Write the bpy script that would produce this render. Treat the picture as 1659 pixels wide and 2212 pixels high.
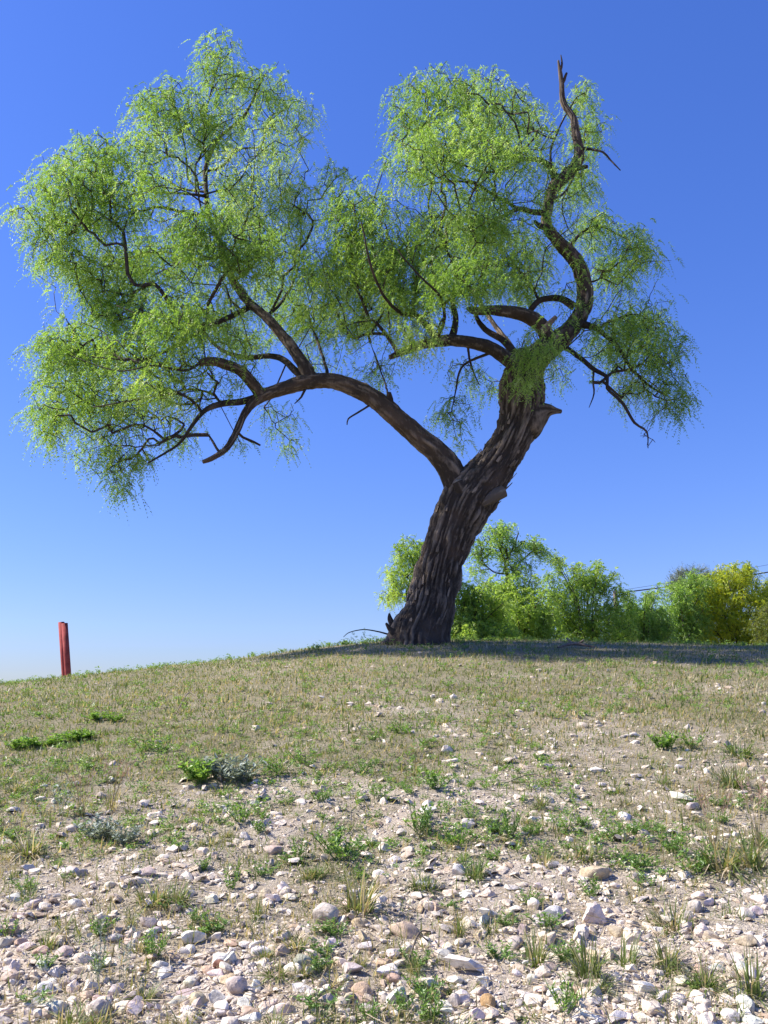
import bpy, bmesh, math
import numpy as np, time
_T0 = time.time()
from mathutils import Vector

# ------------------------------------------------------------------ camera, sky, sun, exposure
for o in list(bpy.data.objects):
    bpy.data.objects.remove(o)
SC = bpy.context.scene
COL = SC.collection
PITCH = math.radians(12.5)
CAM_Z = 1.0
LENS = 30.0
IW, IH = 1659.0, 2212.0                 # units in which positions were read off the photograph
F = IH * LENS / 36.0
cam_d = bpy.data.cameras.new("camera"); cam = bpy.data.objects.new("camera", cam_d); COL.objects.link(cam)
cam.location = (0, 0, CAM_Z); cam.rotation_euler = (math.radians(90) + PITCH, 0, 0)
cam_d.lens = LENS; cam_d.sensor_width = 36; cam_d.clip_end = 8000; cam_d.clip_start = 0.05
SC.camera = cam

SUN_EL = math.radians(43)
SUN_AZ = math.radians(-84)              # measured from +Y (view direction) towards +X; negative = left
world = bpy.data.worlds.new("World"); SC.world = world; world.use_nodes = True
wn = world.node_tree.nodes; wl = world.node_tree.links
bg = wn["Background"]
sky = wn.new("ShaderNodeTexSky"); sky.sky_type = 'NISHITA'; sky.sun_disc = False
sky.sun_elevation = SUN_EL; sky.sun_rotation = SUN_AZ
sky.altitude = 0; sky.air_density = 1.35; sky.dust_density = 0.3; sky.ozone_density = 5.0
# camera-like response of the clear sky: paler towards the horizon, deep blue overhead
def wmul(col, src):
    n = wn.new("ShaderNodeMix"); n.data_type = 'RGBA'; n.blend_type = 'MULTIPLY'; n.inputs[0].default_value = 1.0
    n.inputs[7].default_value = (*col, 1); wl.new(src, n.inputs[6]); return n.outputs[2]
hs = wn.new("ShaderNodeHueSaturation"); hs.inputs["Saturation"].default_value = 1.2; hs.inputs["Hue"].default_value = 0.51
wl.new(sky.outputs[0], hs.inputs["Color"])
c0 = wmul((0.173, 0.186, 0.242), hs.outputs[0])
gm = wn.new("ShaderNodeGamma"); gm.inputs[1].default_value = 0.8; wl.new(c0, gm.inputs[0])
wl.new(wmul((2.58, 2.86, 3.92), gm.outputs[0]), bg.inputs[0])
bg.inputs[1].default_value = 0.104
sd = bpy.data.lights.new("sun", 'SUN'); sun = bpy.data.objects.new("sun", sd); COL.objects.link(sun)
sd.energy = 4.8; sd.angle = math.radians(0.53); sd.color = (1.0, 0.94, 0.84)
S_DIR = Vector((math.cos(SUN_EL) * math.sin(SUN_AZ), math.cos(SUN_EL) * math.cos(SUN_AZ), math.sin(SUN_EL)))
sun.rotation_euler = S_DIR.to_track_quat('Z', 'Y').to_euler()
sun.location = (-8, 4, 12)
SC.view_settings.view_transform = 'Standard'; SC.view_settings.look = 'None'
SC.view_settings.gamma = 1.0; SC.view_settings.exposure = 1.05
SC.render.engine = 'CYCLES'
SC.cycles.max_bounces = 8; SC.cycles.diffuse_bounces = 4; SC.cycles.transmission_bounces = 4; SC.cycles.glossy_bounces = 2

# ------------------------------------------------------------------ numeric helpers
cP, sP = math.cos(PITCH), math.sin(PITCH)

def at(u, v, Y):
    """A point at world depth Y seen at (u, v)."""
    r = (u - IW / 2) / F; p = (IH / 2 - v) / F
    dy = cP - p * sP; dz = sP + p * cP
    t = Y / dy
    return np.array([r * t, Y, CAM_Z + dz * t])

def fdist(p):                            # distance along the optical axis
    return p[1] * cP + (p[2] - CAM_Z) * sP

def project(P):
    P = np.asarray(P, float); x, y, z = P[..., 0], P[..., 1], P[..., 2] - CAM_Z
    d = np.maximum(y * cP + z * sP, 1e-3); up = -y * sP + z * cP
    return IW / 2 + F * x / d, IH / 2 - F * up / d

def _hash(ix, iy, iz):
    h = (ix * 374761393 + iy * 668265263 + iz * 2147483647 + 144665) & 0xffffffff
    h = ((h ^ (h >> 13)) * 1274126177) & 0xffffffff
    h = ((h ^ (h >> 15)) * 2246822519) & 0xffffffff
    return ((h ^ (h >> 16)) & 0xffffff) / float(0xffffff)

def vn(P):
    """value noise 0..1, P (...,3)"""
    P = np.asarray(P, float); I = np.floor(P).astype(np.int64); f = P - I; f = f * f * (3 - 2 * f)
    x, y, z = I[..., 0], I[..., 1], I[..., 2]; fx, fy, fz = f[..., 0], f[..., 1], f[..., 2]
    def L(a, b, t): return a + (b - a) * t
    return L(L(L(_hash(x, y, z), _hash(x + 1, y, z), fx), L(_hash(x, y + 1, z), _hash(x + 1, y + 1, z), fx), fy),
             L(L(_hash(x, y, z + 1), _hash(x + 1, y, z + 1), fx), L(_hash(x, y + 1, z + 1), _hash(x + 1, y + 1, z + 1), fx), fy), fz)

def fbm(P, oct=4):
    P = np.asarray(P, float); a = 0.5; s = 0; t = 0
    for k in range(oct):
        s = s + a * vn(P * (2.03 ** k) + 17.3 * k); t += a; a *= 0.5
    return s / t

def n2(x, y, sc, off=0.0, oct=3):
    x = np.asarray(x, float); y = np.asarray(y, float)
    return fbm(np.stack([x * sc + off, y * sc - off, np.full_like(x, off * 1.7)], -1), oct)

def nrm(a):
    return a / np.maximum(np.linalg.norm(a, axis=-1, keepdims=True), 1e-9)

# ------------------------------------------------------------------ object helpers
def mesh_from(name, V, faces, mat, smooth=False, attrs=None):
    """faces: int array (n,3) or (n,4), or list of such arrays"""
    me = bpy.data.meshes.new(name)
    V = np.ascontiguousarray(V, dtype=np.float32).reshape(-1, 3)
    fl = faces if isinstance(faces, list) else [faces]
    idx = np.concatenate([np.asarray(f, np.int32).ravel() for f in fl])
    cnt = np.concatenate([np.full(len(f), np.asarray(f).shape[1], np.int32) for f in fl])
    st = np.zeros(len(cnt), np.int32); st[1:] = np.cumsum(cnt)[:-1]
    me.vertices.add(len(V)); me.vertices.foreach_set("co", V.ravel())
    me.loops.add(len(idx)); me.loops.foreach_set("vertex_index", idx)
    me.polygons.add(len(cnt)); me.polygons.foreach_set("loop_start", st)
    me.polygons.foreach_set("use_smooth", np.full(len(cnt), bool(smooth)))
    if attrs:
        for k, a in attrs.items():
            at_ = me.attributes.new(k, 'FLOAT', 'POINT'); at_.data.foreach_set("value", np.ascontiguousarray(a, np.float32).ravel())
    me.update(calc_edges=True); me.validate()
    if mat: me.materials.append(mat)
    return me

def obj(name, me, parent=None, loc=(0, 0, 0)):
    o = bpy.data.objects.new(name, me); COL.objects.link(o); o.location = loc
    if parent: o.parent = parent
    return o

def tag(o, label=None, cat=None, group=None, kind=None):
    if label: o["label"] = label
    if cat: o["category"] = cat
    if group: o["group"] = group
    if kind: o["kind"] = kind
    return o

def empty(name, loc):
    o = bpy.data.objects.new(name, None); COL.objects.link(o); o.location = [float(c) for c in loc]
    return o

class Geo:
    def __init__(s): s.V = []; s.F3 = []; s.F4 = []; s.A = {}; s.n = 0
    def add(s, V, f3=None, f4=None, **att):
        V = np.asarray(V, float).reshape(-1, 3)
        if f3 is not None and len(f3): s.F3.append(np.asarray(f3) + s.n)
        if f4 is not None and len(f4): s.F4.append(np.asarray(f4) + s.n)
        for k, a in att.items(): s.A.setdefault(k, []).append(np.broadcast_to(np.asarray(a, float), (len(V),)))
        s.V.append(V); s.n += len(V)
    def mesh(s, name, mat, smooth=False):
        fs = []
        if s.F3: fs.append(np.concatenate(s.F3))
        if s.F4: fs.append(np.concatenate(s.F4))
        return mesh_from(name, np.concatenate(s.V), fs, mat, smooth, {k: np.concatenate(a) for k, a in s.A.items()})

# ------------------------------------------------------------------ materials
def mat(name):
    m = bpy.data.materials.new(name); m.use_nodes = True
    nt = m.node_tree; nt.nodes.clear()
    out = nt.nodes.new("ShaderNodeOutputMaterial")
    return m, nt.nodes, nt.links, out

def node(ns, t, **kw):
    n = ns.new(t)
    for k, v in kw.items():
        if hasattr(n, k) and k not in n.inputs: setattr(n, k, v)
        else: n.inputs[k].default_value = v
    return n

def ramp(ns, stops, fac=None, ls=None):
    r = ns.new("ShaderNodeValToRGB"); e = r.color_ramp.elements
    e[0].position = stops[0][0]; e[0].color = (*stops[0][1], 1)
    e[1].position = stops[-1][0]; e[1].color = (*stops[-1][1], 1)
    for p, c in stops[1:-1]:
        q = e.new(p); q.color = (*c, 1)
    if fac is not None: ls.new(fac, r.inputs[0])
    return r

def leaf_mat(name, stops, tr_gain=2.1, tr=0.5, rough=0.42, spec=0.5, yel=(1.0, 0.95, 0.45)):
    m, ns, ls, out = mat(name)
    a = node(ns, "ShaderNodeAttribute", attribute_name="rnd")
    r = ramp(ns, stops, a.outputs["Fac"], ls)
    p = node(ns, "ShaderNodeBsdfPrincipled"); p.inputs["Roughness"].default_value = rough
    p.inputs["Specular IOR Level"].default_value = spec
    ls.new(r.outputs[0], p.inputs["Base Color"])
    t = ns.new("ShaderNodeBsdfTranslucent")
    mx = node(ns, "ShaderNodeMix", data_type='RGBA', blend_type='MULTIPLY'); mx.inputs[0].default_value = 1.0
    ls.new(r.outputs[0], mx.inputs[6]); mx.inputs[7].default_value = (yel[0] * tr_gain, yel[1] * tr_gain, yel[2] * tr_gain, 1)
    ls.new(mx.outputs[2], t.inputs[0])
    ms = ns.new("ShaderNodeMixShader"); ms.inputs[0].default_value = tr
    ls.new(p.outputs[0], ms.inputs[1]); ls.new(t.outputs[0], ms.inputs[2]); ls.new(ms.outputs[0], out.inputs[0])
    return m

M = {}
M["leaf"] = leaf_mat("mesquite_leaf", [(0, (0.098, 0.182, 0.032)), (0.35, (0.17, 0.275, 0.055)), (0.7, (0.25, 0.365, 0.085)), (1, (0.37, 0.445, 0.21))], tr_gain=1.9, tr=.48, rough=.5, spec=.35, yel=(.97, .99, .5))
M["leaf_bush"] = leaf_mat("bush_leaf", [(0, (0.11, 0.19, 0.035)), (0.5, (0.205, 0.31, 0.055)), (1, (0.34, 0.43, 0.10))], tr=.55, yel=(1, .97, .55))
M["leaf_mid"] = leaf_mat("mid_green_leaf", [(0, (0.10, 0.175, 0.035)), (0.5, (0.17, 0.28, 0.06)), (1, (0.28, 0.39, 0.11))], tr=.55, yel=(1, .97, .55))
M["leaf_grey"] = leaf_mat("grey_green_leaf", [(0, (0.10, 0.13, 0.09)), (0.5, (0.16, 0.20, 0.14)), (1, (0.24, 0.27, 0.20))], tr=0.25, tr_gain=1.2)
M["leaf_yellow"] = leaf_mat("yellow_blossom", [(0, (0.12, 0.20, 0.03)), (0.4, (0.25, 0.32, 0.03)), (0.7, (0.36, 0.41, 0.03)), (1, (0.50, 0.50, 0.04))])
M["leaf_dark"] = leaf_mat("olive_leaf", [(0, (0.07, 0.11, 0.02)), (1, (0.18, 0.20, 0.04))])
M["weed"] = leaf_mat("weed_leaf", [(0, (0.07, 0.14, 0.03)), (0.5, (0.13, 0.24, 0.05)), (1, (0.22, 0.33, 0.09))], tr=0.35)
M["weed_bright"] = leaf_mat("bright_weed_leaf", [(0, (0.09, 0.18, 0.03)), (1, (0.22, 0.36, 0.08))], tr=0.4)
M["weed_silver"] = leaf_mat("silver_weed_leaf", [(0, (0.17, 0.22, 0.17)), (0.6, (0.28, 0.33, 0.27)), (1, (0.40, 0.44, 0.37))], tr=0.2, tr_gain=1.2, rough=0.6)
M["grass"] = leaf_mat("grass_blade", [(0, (0.10, 0.15, 0.04)), (0.42, (0.18, 0.23, 0.07)), (0.6, (0.29, 0.26, 0.13)), (0.8, (0.44, 0.36, 0.23)), (1, (0.58, 0.49, 0.36))], tr=0.35, tr_gain=1.4, rough=0.5)
M["seed"] = leaf_mat("seed_head", [(0, (0.25, 0.14, 0.13)), (1, (0.42, 0.28, 0.24))], tr=0.3, tr_gain=1.3)

def bark_mat(name, dark, lite, red, scale=1.0):
    m, ns, ls, out = mat(name)
    tc = ns.new("ShaderNodeTexCoord")
    a = node(ns, "ShaderNodeAttribute", attribute_name="ridge")
    n1 = node(ns, "ShaderNodeTexNoise", Scale=22.0 * scale, Detail=6.0, Roughness=0.65); ls.new(tc.outputs["Object"], n1.inputs["Vector"])
    n2_ = node(ns, "ShaderNodeTexNoise", Scale=2.2 * scale, Detail=2.0); ls.new(tc.outputs["Object"], n2_.inputs["Vector"])
    mp = node(ns, "ShaderNodeMapping"); mp.inputs["Scale"].default_value = (46 * scale, 46 * scale, 9 * scale); mp.inputs["Rotation"].default_value = (0, math.radians(-14), 0)
    ls.new(tc.outputs["Object"], mp.inputs[0])
    n3 = node(ns, "ShaderNodeTexNoise", Scale=1.0, Detail=4.0); ls.new(mp.outputs[0], n3.inputs["Vector"])
    ad = node(ns, "ShaderNodeMath", operation='MULTIPLY_ADD'); ls.new(n1.outputs[0], ad.inputs[0]); ad.inputs[1].default_value = 0.7
    ls.new(a.outputs["Fac"], ad.inputs[2])
    ad2 = node(ns, "ShaderNodeMath", operation='MULTIPLY_ADD'); ls.new(n3.outputs[0], ad2.inputs[0]); ad2.inputs[1].default_value = 0.6; ls.new(ad.outputs[0], ad2.inputs[2])
    r = ramp(ns, [(0.45, dark), (1.0, tuple((d + l) / 2 for d, l in zip(dark, lite))), (1.5, lite)], None, None)
    dv = node(ns, "ShaderNodeMath", operation='DIVIDE'); dv.inputs[1].default_value = 1.7; ls.new(ad2.outputs[0], dv.inputs[0]); ls.new(dv.outputs[0], r.inputs[0])
    mx = node(ns, "ShaderNodeMix", data_type='RGBA'); ls.new(r.outputs[0], mx.inputs[6]); mx.inputs[7].default_value = (*red, 1)
    rr = ramp(ns, [(0.5, (0, 0, 0)), (0.75, (0.6, 0.6, 0.6))], n2_.outputs[0], ls); ls.new(rr.outputs[0], mx.inputs[0])
    p = node(ns, "ShaderNodeBsdfPrincipled"); p.inputs["Roughness"].default_value = 0.9; p.inputs["Specular IOR Level"].default_value = 0.2
    ls.new(mx.outputs[2], p.inputs["Base Color"])
    b = node(ns, "ShaderNodeBump", Strength=0.8, Distance=0.012); ls.new(n3.outputs[0], b.inputs["Height"])
    b2 = node(ns, "ShaderNodeBump", Strength=0.6, Distance=0.006); ls.new(n1.outputs[0], b2.inputs["Height"]); ls.new(b.outputs[0], b2.inputs["Normal"])
    ls.new(b2.outputs[0], p.inputs["Normal"]); ls.new(p.outputs[0], out.inputs[0])
    return m
M["bark"] = bark_mat("rough_bark", (0.045, 0.034, 0.026), (0.32, 0.25, 0.19), (0.15, 0.10, 0.07))
M["twig"] = bark_mat("twig_bark", (0.032, 0.025, 0.021), (0.12, 0.092, 0.073), (0.08, 0.052, 0.04))
M["dead"] = bark_mat("dead_grey_wood", (0.12, 0.095, 0.075), (0.36, 0.29, 0.23), (0.22, 0.15, 0.10))

def cut_mat():
    m, ns, ls, out = mat("sawn_wood")
    tc = ns.new("ShaderNodeTexCoord"); w = node(ns, "ShaderNodeTexNoise", Scale=30.0, Detail=4.0); ls.new(tc.outputs["Object"], w.inputs["Vector"])
    r = ramp(ns, [(0.3, (0.20, 0.13, 0.08)), (0.7, (0.40, 0.31, 0.22))], w.outputs[0], ls)
    p = node(ns, "ShaderNodeBsdfPrincipled"); p.inputs["Roughness"].default_value = 0.8; ls.new(r.outputs[0], p.inputs["Base Color"]); ls.new(p.outputs[0], out.inputs[0])
    return m
M["cut"] = cut_mat()

def rock_mat(name, use_obj):
    m, ns, ls, out = mat(name)
    tc = ns.new("ShaderNodeTexCoord"); geo = ns.new("ShaderNodeNewGeometry")
    n1 = node(ns, "ShaderNodeTexNoise", Scale=45.0, Detail=6.0, Roughness=0.7); ls.new(geo.outputs["Position"], n1.inputs["Vector"])
    n3 = node(ns, "ShaderNodeTexNoise", Scale=240.0, Detail=3.0); ls.new(geo.outputs["Position"], n3.inputs["Vector"])
    v = node(ns, "ShaderNodeTexVoronoi", Scale=170.0); ls.new(geo.outputs["Position"], v.inputs["Vector"])
    if use_obj:
        oi = ns.new("ShaderNodeObjectInfo"); base = oi.outputs["Color"]
    else:
        a = node(ns, "ShaderNodeAttribute", attribute_name="rnd")
        rb = ramp(ns, [(0, (0.36, 0.27, 0.19)), (0.10, (0.47, 0.37, 0.28)), (0.35, (0.57, 0.49, 0.40)), (0.7, (0.66, 0.59, 0.51)), (0.95, (0.73, 0.67, 0.60)), (1, (0.44, 0.28, 0.15))], a.outputs["Fac"], ls); base = rb.outputs[0]
    st = ramp(ns, [(0.28, (0.55, 0.48, 0.41)), (0.5, (0.95, 0.92, 0.88)), (0.75, (1.12, 1.12, 1.12))], n1.outputs[0], ls)
    mx = node(ns, "ShaderNodeMix", data_type='RGBA', blend_type='MULTIPLY'); mx.inputs[0].default_value = 1
    ls.new(base, mx.inputs[6]); ls.new(st.outputs[0], mx.inputs[7])
    pit = ramp(ns, [(0.05, (0.6, 0.56, 0.52)), (0.2, (1, 1, 1))], v.outputs["Distance"], ls)
    mx2 = node(ns, "ShaderNodeMix", data_type='RGBA', blend_type='MULTIPLY'); mx2.inputs[0].default_value = 0.55
    ls.new(mx.outputs[2], mx2.inputs[6]); ls.new(pit.outputs[0], mx2.inputs[7])
    p = node(ns, "ShaderNodeBsdfPrincipled"); p.inputs["Roughness"].default_value = 0.88; p.inputs["Specular IOR Level"].default_value = 0.25
    ls.new(mx2.outputs[2], p.inputs["Base Color"])
    b = node(ns, "ShaderNodeBump", Strength=0.9, Distance=0.006); ls.new(n1.outputs[0], b.inputs["Height"])
    b2 = node(ns, "ShaderNodeBump", Strength=0.55, Distance=0.0016); ls.new(n3.outputs[0], b2.inputs["Height"]); ls.new(b.outputs[0], b2.inputs["Normal"])
    ls.new(b2.outputs[0], p.inputs["Normal"]); ls.new(p.outputs[0], out.inputs[0])
    return m
M["rock"] = rock_mat("limestone", True); M["gravel"] = rock_mat("caliche_gravel", False)

def ground_mat():
    m, ns, ls, out = mat("caliche_soil")
    geo = ns.new("ShaderNodeNewGeometry")
    def N(s, d, rgh=0.6):
        n = node(ns, "ShaderNodeTexNoise", Scale=s, Detail=d, Roughness=rgh); ls.new(geo.outputs["Position"], n.inputs["Vector"]); return n
    a = N(1.3, 5); b = N(14, 5); c = N(120, 4); g = N(420, 2)
    r1 = ramp(ns, [(0.32, (0.45, 0.37, 0.29)), (0.5, (0.60, 0.52, 0.44)), (0.68, (0.71, 0.64, 0.57))], b.outputs[0], ls)
    r2 = ramp(ns, [(0.3, (0.46, 0.37, 0.29)), (0.65, (0.64, 0.56, 0.48))], a.outputs[0], ls)
    mx = node(ns, "ShaderNodeMix", data_type='RGBA'); mx.inputs[0].default_value = 0.5; ls.new(r1.outputs[0], mx.inputs[6]); ls.new(r2.outputs[0], mx.inputs[7])
    r3 = ramp(ns, [(0.3, (0.62, 0.58, 0.54)), (0.7, (1.15, 1.14, 1.12))], c.outputs[0], ls)
    m2 = node(ns, "ShaderNodeMix", data_type='RGBA', blend_type='MULTIPLY'); m2.inputs[0].default_value = 0.8; ls.new(mx.outputs[2], m2.inputs[6]); ls.new(r3.outputs[0], m2.inputs[7])
    hu = node(ns, "ShaderNodeAttribute", attribute_name="humus")
    m3 = node(ns, "ShaderNodeMix", data_type='RGBA'); ls.new(m2.outputs[2], m3.inputs[6])
    r4 = ramp(ns, [(0.3, (0.15, 0.13, 0.075)), (0.7, (0.29, 0.255, 0.155))], c.outputs[0], ls); ls.new(r4.outputs[0], m3.inputs[7])
    hm = node(ns, "ShaderNodeMath", operation='MULTIPLY'); hm.inputs[1].default_value = 0.9; ls.new(hu.outputs["Fac"], hm.inputs[0]); ls.new(hm.outputs[0], m3.inputs[0])
    p = node(ns, "ShaderNodeBsdfPrincipled"); p.inputs["Roughness"].default_value = 0.95; p.inputs["Specular IOR Level"].default_value = 0.15
    ls.new(m3.outputs[2], p.inputs["Base Color"])
    b1 = node(ns, "ShaderNodeBump", Strength=1.0, Distance=0.012); ls.new(c.outputs[0], b1.inputs["Height"])
    b2 = node(ns, "ShaderNodeBump", Strength=0.8, Distance=0.004); ls.new(g.outputs[0], b2.inputs["Height"]); ls.new(b1.outputs[0], b2.inputs["Normal"])
    ls.new(b2.outputs[0], p.inputs["Normal"]); ls.new(p.outputs[0], out.inputs[0])
    return m
M["ground"] = ground_mat()

def paint_mat():
    m, ns, ls, out = mat("red_paint")
    geo = ns.new("ShaderNodeNewGeometry")
    n = node(ns, "ShaderNodeTexNoise", Scale=9.0, Detail=6.0); ls.new(geo.outputs["Position"], n.inputs["Vector"])
    r = ramp(ns, [(0.35, (0.20, 0.045, 0.04)), (0.5, (0.29, 0.055, 0.052)), (0.7, (0.33, 0.08, 0.07)), (0.85, (0.38, 0.16, 0.13))], n.outputs[0], ls)
    p = node(ns, "ShaderNodeBsdfPrincipled"); p.inputs["Roughness"].default_value = 0.85; p.inputs["Specular IOR Level"].default_value = 0.2; ls.new(r.outputs[0], p.inputs["Base Color"]); ls.new(p.outputs[0], out.inputs[0])
    return m
M["red"] = paint_mat()
def flat_mat(name, c, rough=0.7):
    m, ns, ls, out = mat(name); geo = ns.new("ShaderNodeNewGeometry")
    n = node(ns, "ShaderNodeTexNoise", Scale=12.0, Detail=4.0); ls.new(geo.outputs["Position"], n.inputs["Vector"])
    r = ramp(ns, [(0.3, tuple(k * 0.75 for k in c)), (0.7, tuple(k * 1.2 for k in c))], n.outputs[0], ls)
    p = node(ns, "ShaderNodeBsdfPrincipled"); p.inputs["Roughness"].default_value = rough; ls.new(r.outputs[0], p.inputs["Base Color"]); ls.new(p.outputs[0], out.inputs[0])
    return m
M["inner"] = flat_mat("rusty_pipe_inside", (0.05, 0.03, 0.025)); M["cable"] = flat_mat("cable_sheath", (0.02, 0.02, 0.022)); M["pole"] = flat_mat("pole_wood", (0.10, 0.075, 0.055))

# ------------------------------------------------------------------ the slope
YC = 11.0
_cr = [at(u, v, YC) for u, v in ((-900, 1545), (-400, 1500), (0, 1474), (150, 1454), (350, 1434), (530, 1412), (700, 1388), (830, 1374), (1000, 1371), (1300, 1375), (1659, 1385), (2100, 1402), (2700, 1440))]
CRX = np.array([p[0] for p in _cr]); CRZ = np.array([p[2] for p in _cr])
def ground_macro(x, y):
    x = np.asarray(x, float); y = np.asarray(y, float)
    ax = np.interp(x, CRX, CRZ)
    h0 = 0.06
    t = y / YC; k = 0.06
    q = 1 - t; sr = k * np.logaddexp(0, q / k)
    z = h0 + (ax - h0) * (1 - sr)
    z = z + 0.05 * np.sin(np.clip(t, 0, 1) * math.pi)            # slight swell of the slope
    back = np.clip(y - (YC + 1.0), 0, None)
    left = 1 / (1 + np.exp((x + 0.6) * 1.2))
    z = z - left * 0.05 * np.minimum(back, 60) - (1 - left) * 0.012 * np.clip(back - 6, 0, 300)
    return z
def H(x, y):
    x = np.asarray(x, float); y = np.asarray(y, float)
    fade = 1 / (1 + np.maximum(y - 3, 0) / 4) * (np.abs(y) < 40)
    return ground_macro(x, y) + fade * (0.055 * (n2(x, y, 2.1, 3.3, 3) - .5) + 0.03 * (n2(x, y, 7.5, 8.1, 3) - .5) + 0.012 * (n2(x, y, 30, 1.4, 2) - .5)) + 0.03 * (n2(x, y, 0.9, 5.5, 2) - .5) * (np.abs(y) < 60)

def axis(lo_dense, hi_dense, step, lo, hi, g):
    a = list(np.arange(lo_dense, hi_dense, step)); s = step; p = a[-1]
    while p < hi: s *= g; p += s; a.append(p)
    s = step; p = a[0]; b = []
    while p > lo: s *= g; p -= s; b.append(p)
    return np.array(b[::-1] + a)
xs = axis(-2.0, 2.0, 0.036, -3000, 3000, 1.085); ys = axis(1.3, 4.6, 0.036, -400, 4000, 1.07)
X, Y = np.meshgrid(xs, ys); Z = H(X, Y)
nx, ny = len(xs), len(ys)
ii = np.arange(nx * ny).reshape(ny, nx)
gf = np.stack([ii[:-1, :-1], ii[:-1, 1:], ii[1:, 1:], ii[1:, :-1]], -1).reshape(-1, 4)
GROUND = (np.stack([X, Y, Z], -1), gf)

def on_ground(u, v):
    """where the ray through (u, v) meets the slope"""
    lo, hi = 0.8, YC + 0.5
    ysr = np.linspace(lo, hi, 900)
    P = np.array([at(u, v, y) for y in ysr])
    below = P[:, 2] <= H(P[:, 0], P[:, 1])
    k = int(np.argmax(below)) if below.any() else len(ysr) - 1
    p = P[k].copy(); p[2] = float(H(p[0], p[1])); return p

# ------------------------------------------------------------------ sweeping limbs
def catmull(P, step):
    P = np.asarray(P, float); out = []
    Q = np.vstack([2 * P[0] - P[1], P, 2 * P[-1] - P[-2]])
    for i in range(1, len(Q) - 2):
        a, b, c, d = Q[i - 1], Q[i], Q[i + 1], Q[i + 2]
        n = max(2, int(np.linalg.norm(c[:3] - b[:3]) / step))
        t = np.linspace(0, 1, n, endpoint=False)[:, None]
        out.append(0.5 * (2 * b + (c - a) * t + (2 * a - 5 * b + 4 * c - d) * t ** 2 + (3 * b - a - 3 * c + d) * t ** 3))
    return np.vstack(out + [P[-1:]])

def px_path(pts, Y0, dscale=1.0):
    """[(u,v,dy,width)] -> (n,4) world points + radius"""
    r = []
    for u, v, dy, w in pts:
        p = at(u, v, Y0 + dy * dscale); r.append([*p, 0.5 * w / F * fdist(p)])
    return np.array(r)

def sweep(path, nseg, bark=0.0, seed=0, flare=None, closed_tip=True, step=None, freq=(7.0, 1.1)):
    """tube with furrowed bark; path (n,4)"""
    C = path[:, :3]; R = np.maximum(path[:, 3], 0.002)
    T = nrm(np.gradient(C, axis=0))
    n = len(C); U = np.zeros((n, 3))
    ref = np.array([0.0, 1.0, 0.0]); u0 = ref - T[0] * (ref @ T[0]); U[0] = u0 / np.linalg.norm(u0)
    for i in range(1, n):
        w = U[i - 1] - T[i] * (U[i - 1] @ T[i]); U[i] = w / max(np.linalg.norm(w), 1e-9)
    W = np.cross(T, U)
    th = np.linspace(0, 2 * math.pi, nseg, endpoint=False)
    S = np.concatenate([[0], np.cumsum(np.linalg.norm(np.diff(C, axis=0), axis=1))])
    ridge = np.zeros((n, nseg)); RR = np.repeat(R[:, None], nseg, 1)
    if bark > 0:
        tw = th[None, :] + 0.25 * S[:, None]
        Rm = max(R.mean(), 0.03)
        q = np.stack([np.cos(tw) * Rm * freq[0] + 0 * S[:, None], np.sin(tw) * Rm * freq[0], np.repeat(S[:, None], nseg, 1) * freq[1]], -1) + seed * 7.7
        warp = fbm(q * 1.3 + 50, 2)[..., None] * 0.9
        q2 = q * 2.0 + warp
        a = 1 - np.abs(2 * fbm(q2, 3) - 1) * 2.4
        a = np.clip(a, -0.6, 1)
        bfine = fbm(q * np.array([6, 6, 4.0]) + 9, 3) - .5
        big = fbm(q * np.array([.5, .5, .8]) + 31, 2) - .5
        rip = fbm(q * np.array([2.2, 2.2, 9.0]) + 77, 2) - .5
        RR = RR + bark * (-(a - 0.3) * 0.55 + 0.8 * bfine + 0.45 * rip) * np.minimum(1, RR / (4 * bark)) + big * 0.22 * RR
        ridge = np.clip(0.5 - 0.6 * a + bfine * 0.5, 0, 1)
    if flare is not None:
        RR = RR * flare(S[:, None], th[None, :])
    V = C[:, None] + RR[..., None] * (np.cos(th)[None, :, None] * U[:, None] + np.sin(th)[None, :, None] * W[:, None])
    I = np.arange(n * nseg).reshape(n, nseg); J = np.roll(I, -1, 1)
    f4 = np.stack([I[:-1], J[:-1], J[1:], I[1:]], -1).reshape(-1, 4)
    V = V.reshape(-1, 3); A = ridge.reshape(-1)
    V = np.vstack([V, C[-1] + T[-1] * R[-1] * 0.35]); A = np.append(A, 0.5)
    tip = len(V) - 1
    f3 = np.stack([I[-1], J[-1], np.full(nseg, tip)], -1)
    return V, f3, f4, A

def prisms(A, B, ra, rb, k=4):
    """k-sided tapered sticks, vectorised"""
    d = nrm(B - A); ref = np.where(np.abs(d[:, 2:3]) > 0.9, [[1.0, 0, 0]], [[0, 0, 1.0]])
    u = nrm(np.cross(d, ref)); w = np.cross(d, u)
    th = np.arange(k) * 2 * math.pi / k
    ring = np.cos(th)[None, :, None] * u[:, None] + np.sin(th)[None, :, None] * w[:, None]
    V = np.concatenate([A[:, None] + ring * ra[:, None, None], B[:, None] + ring * rb[:, None, None]], 1)
    base = (np.arange(len(A)) * 2 * k)[:, None, None]
    i = np.arange(k); j = (i + 1) % k
    f = np.stack([i, j, j + k, i + k], -1)[None] + base
    return V.reshape(-1, 3), f.reshape(-1, 4)

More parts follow.
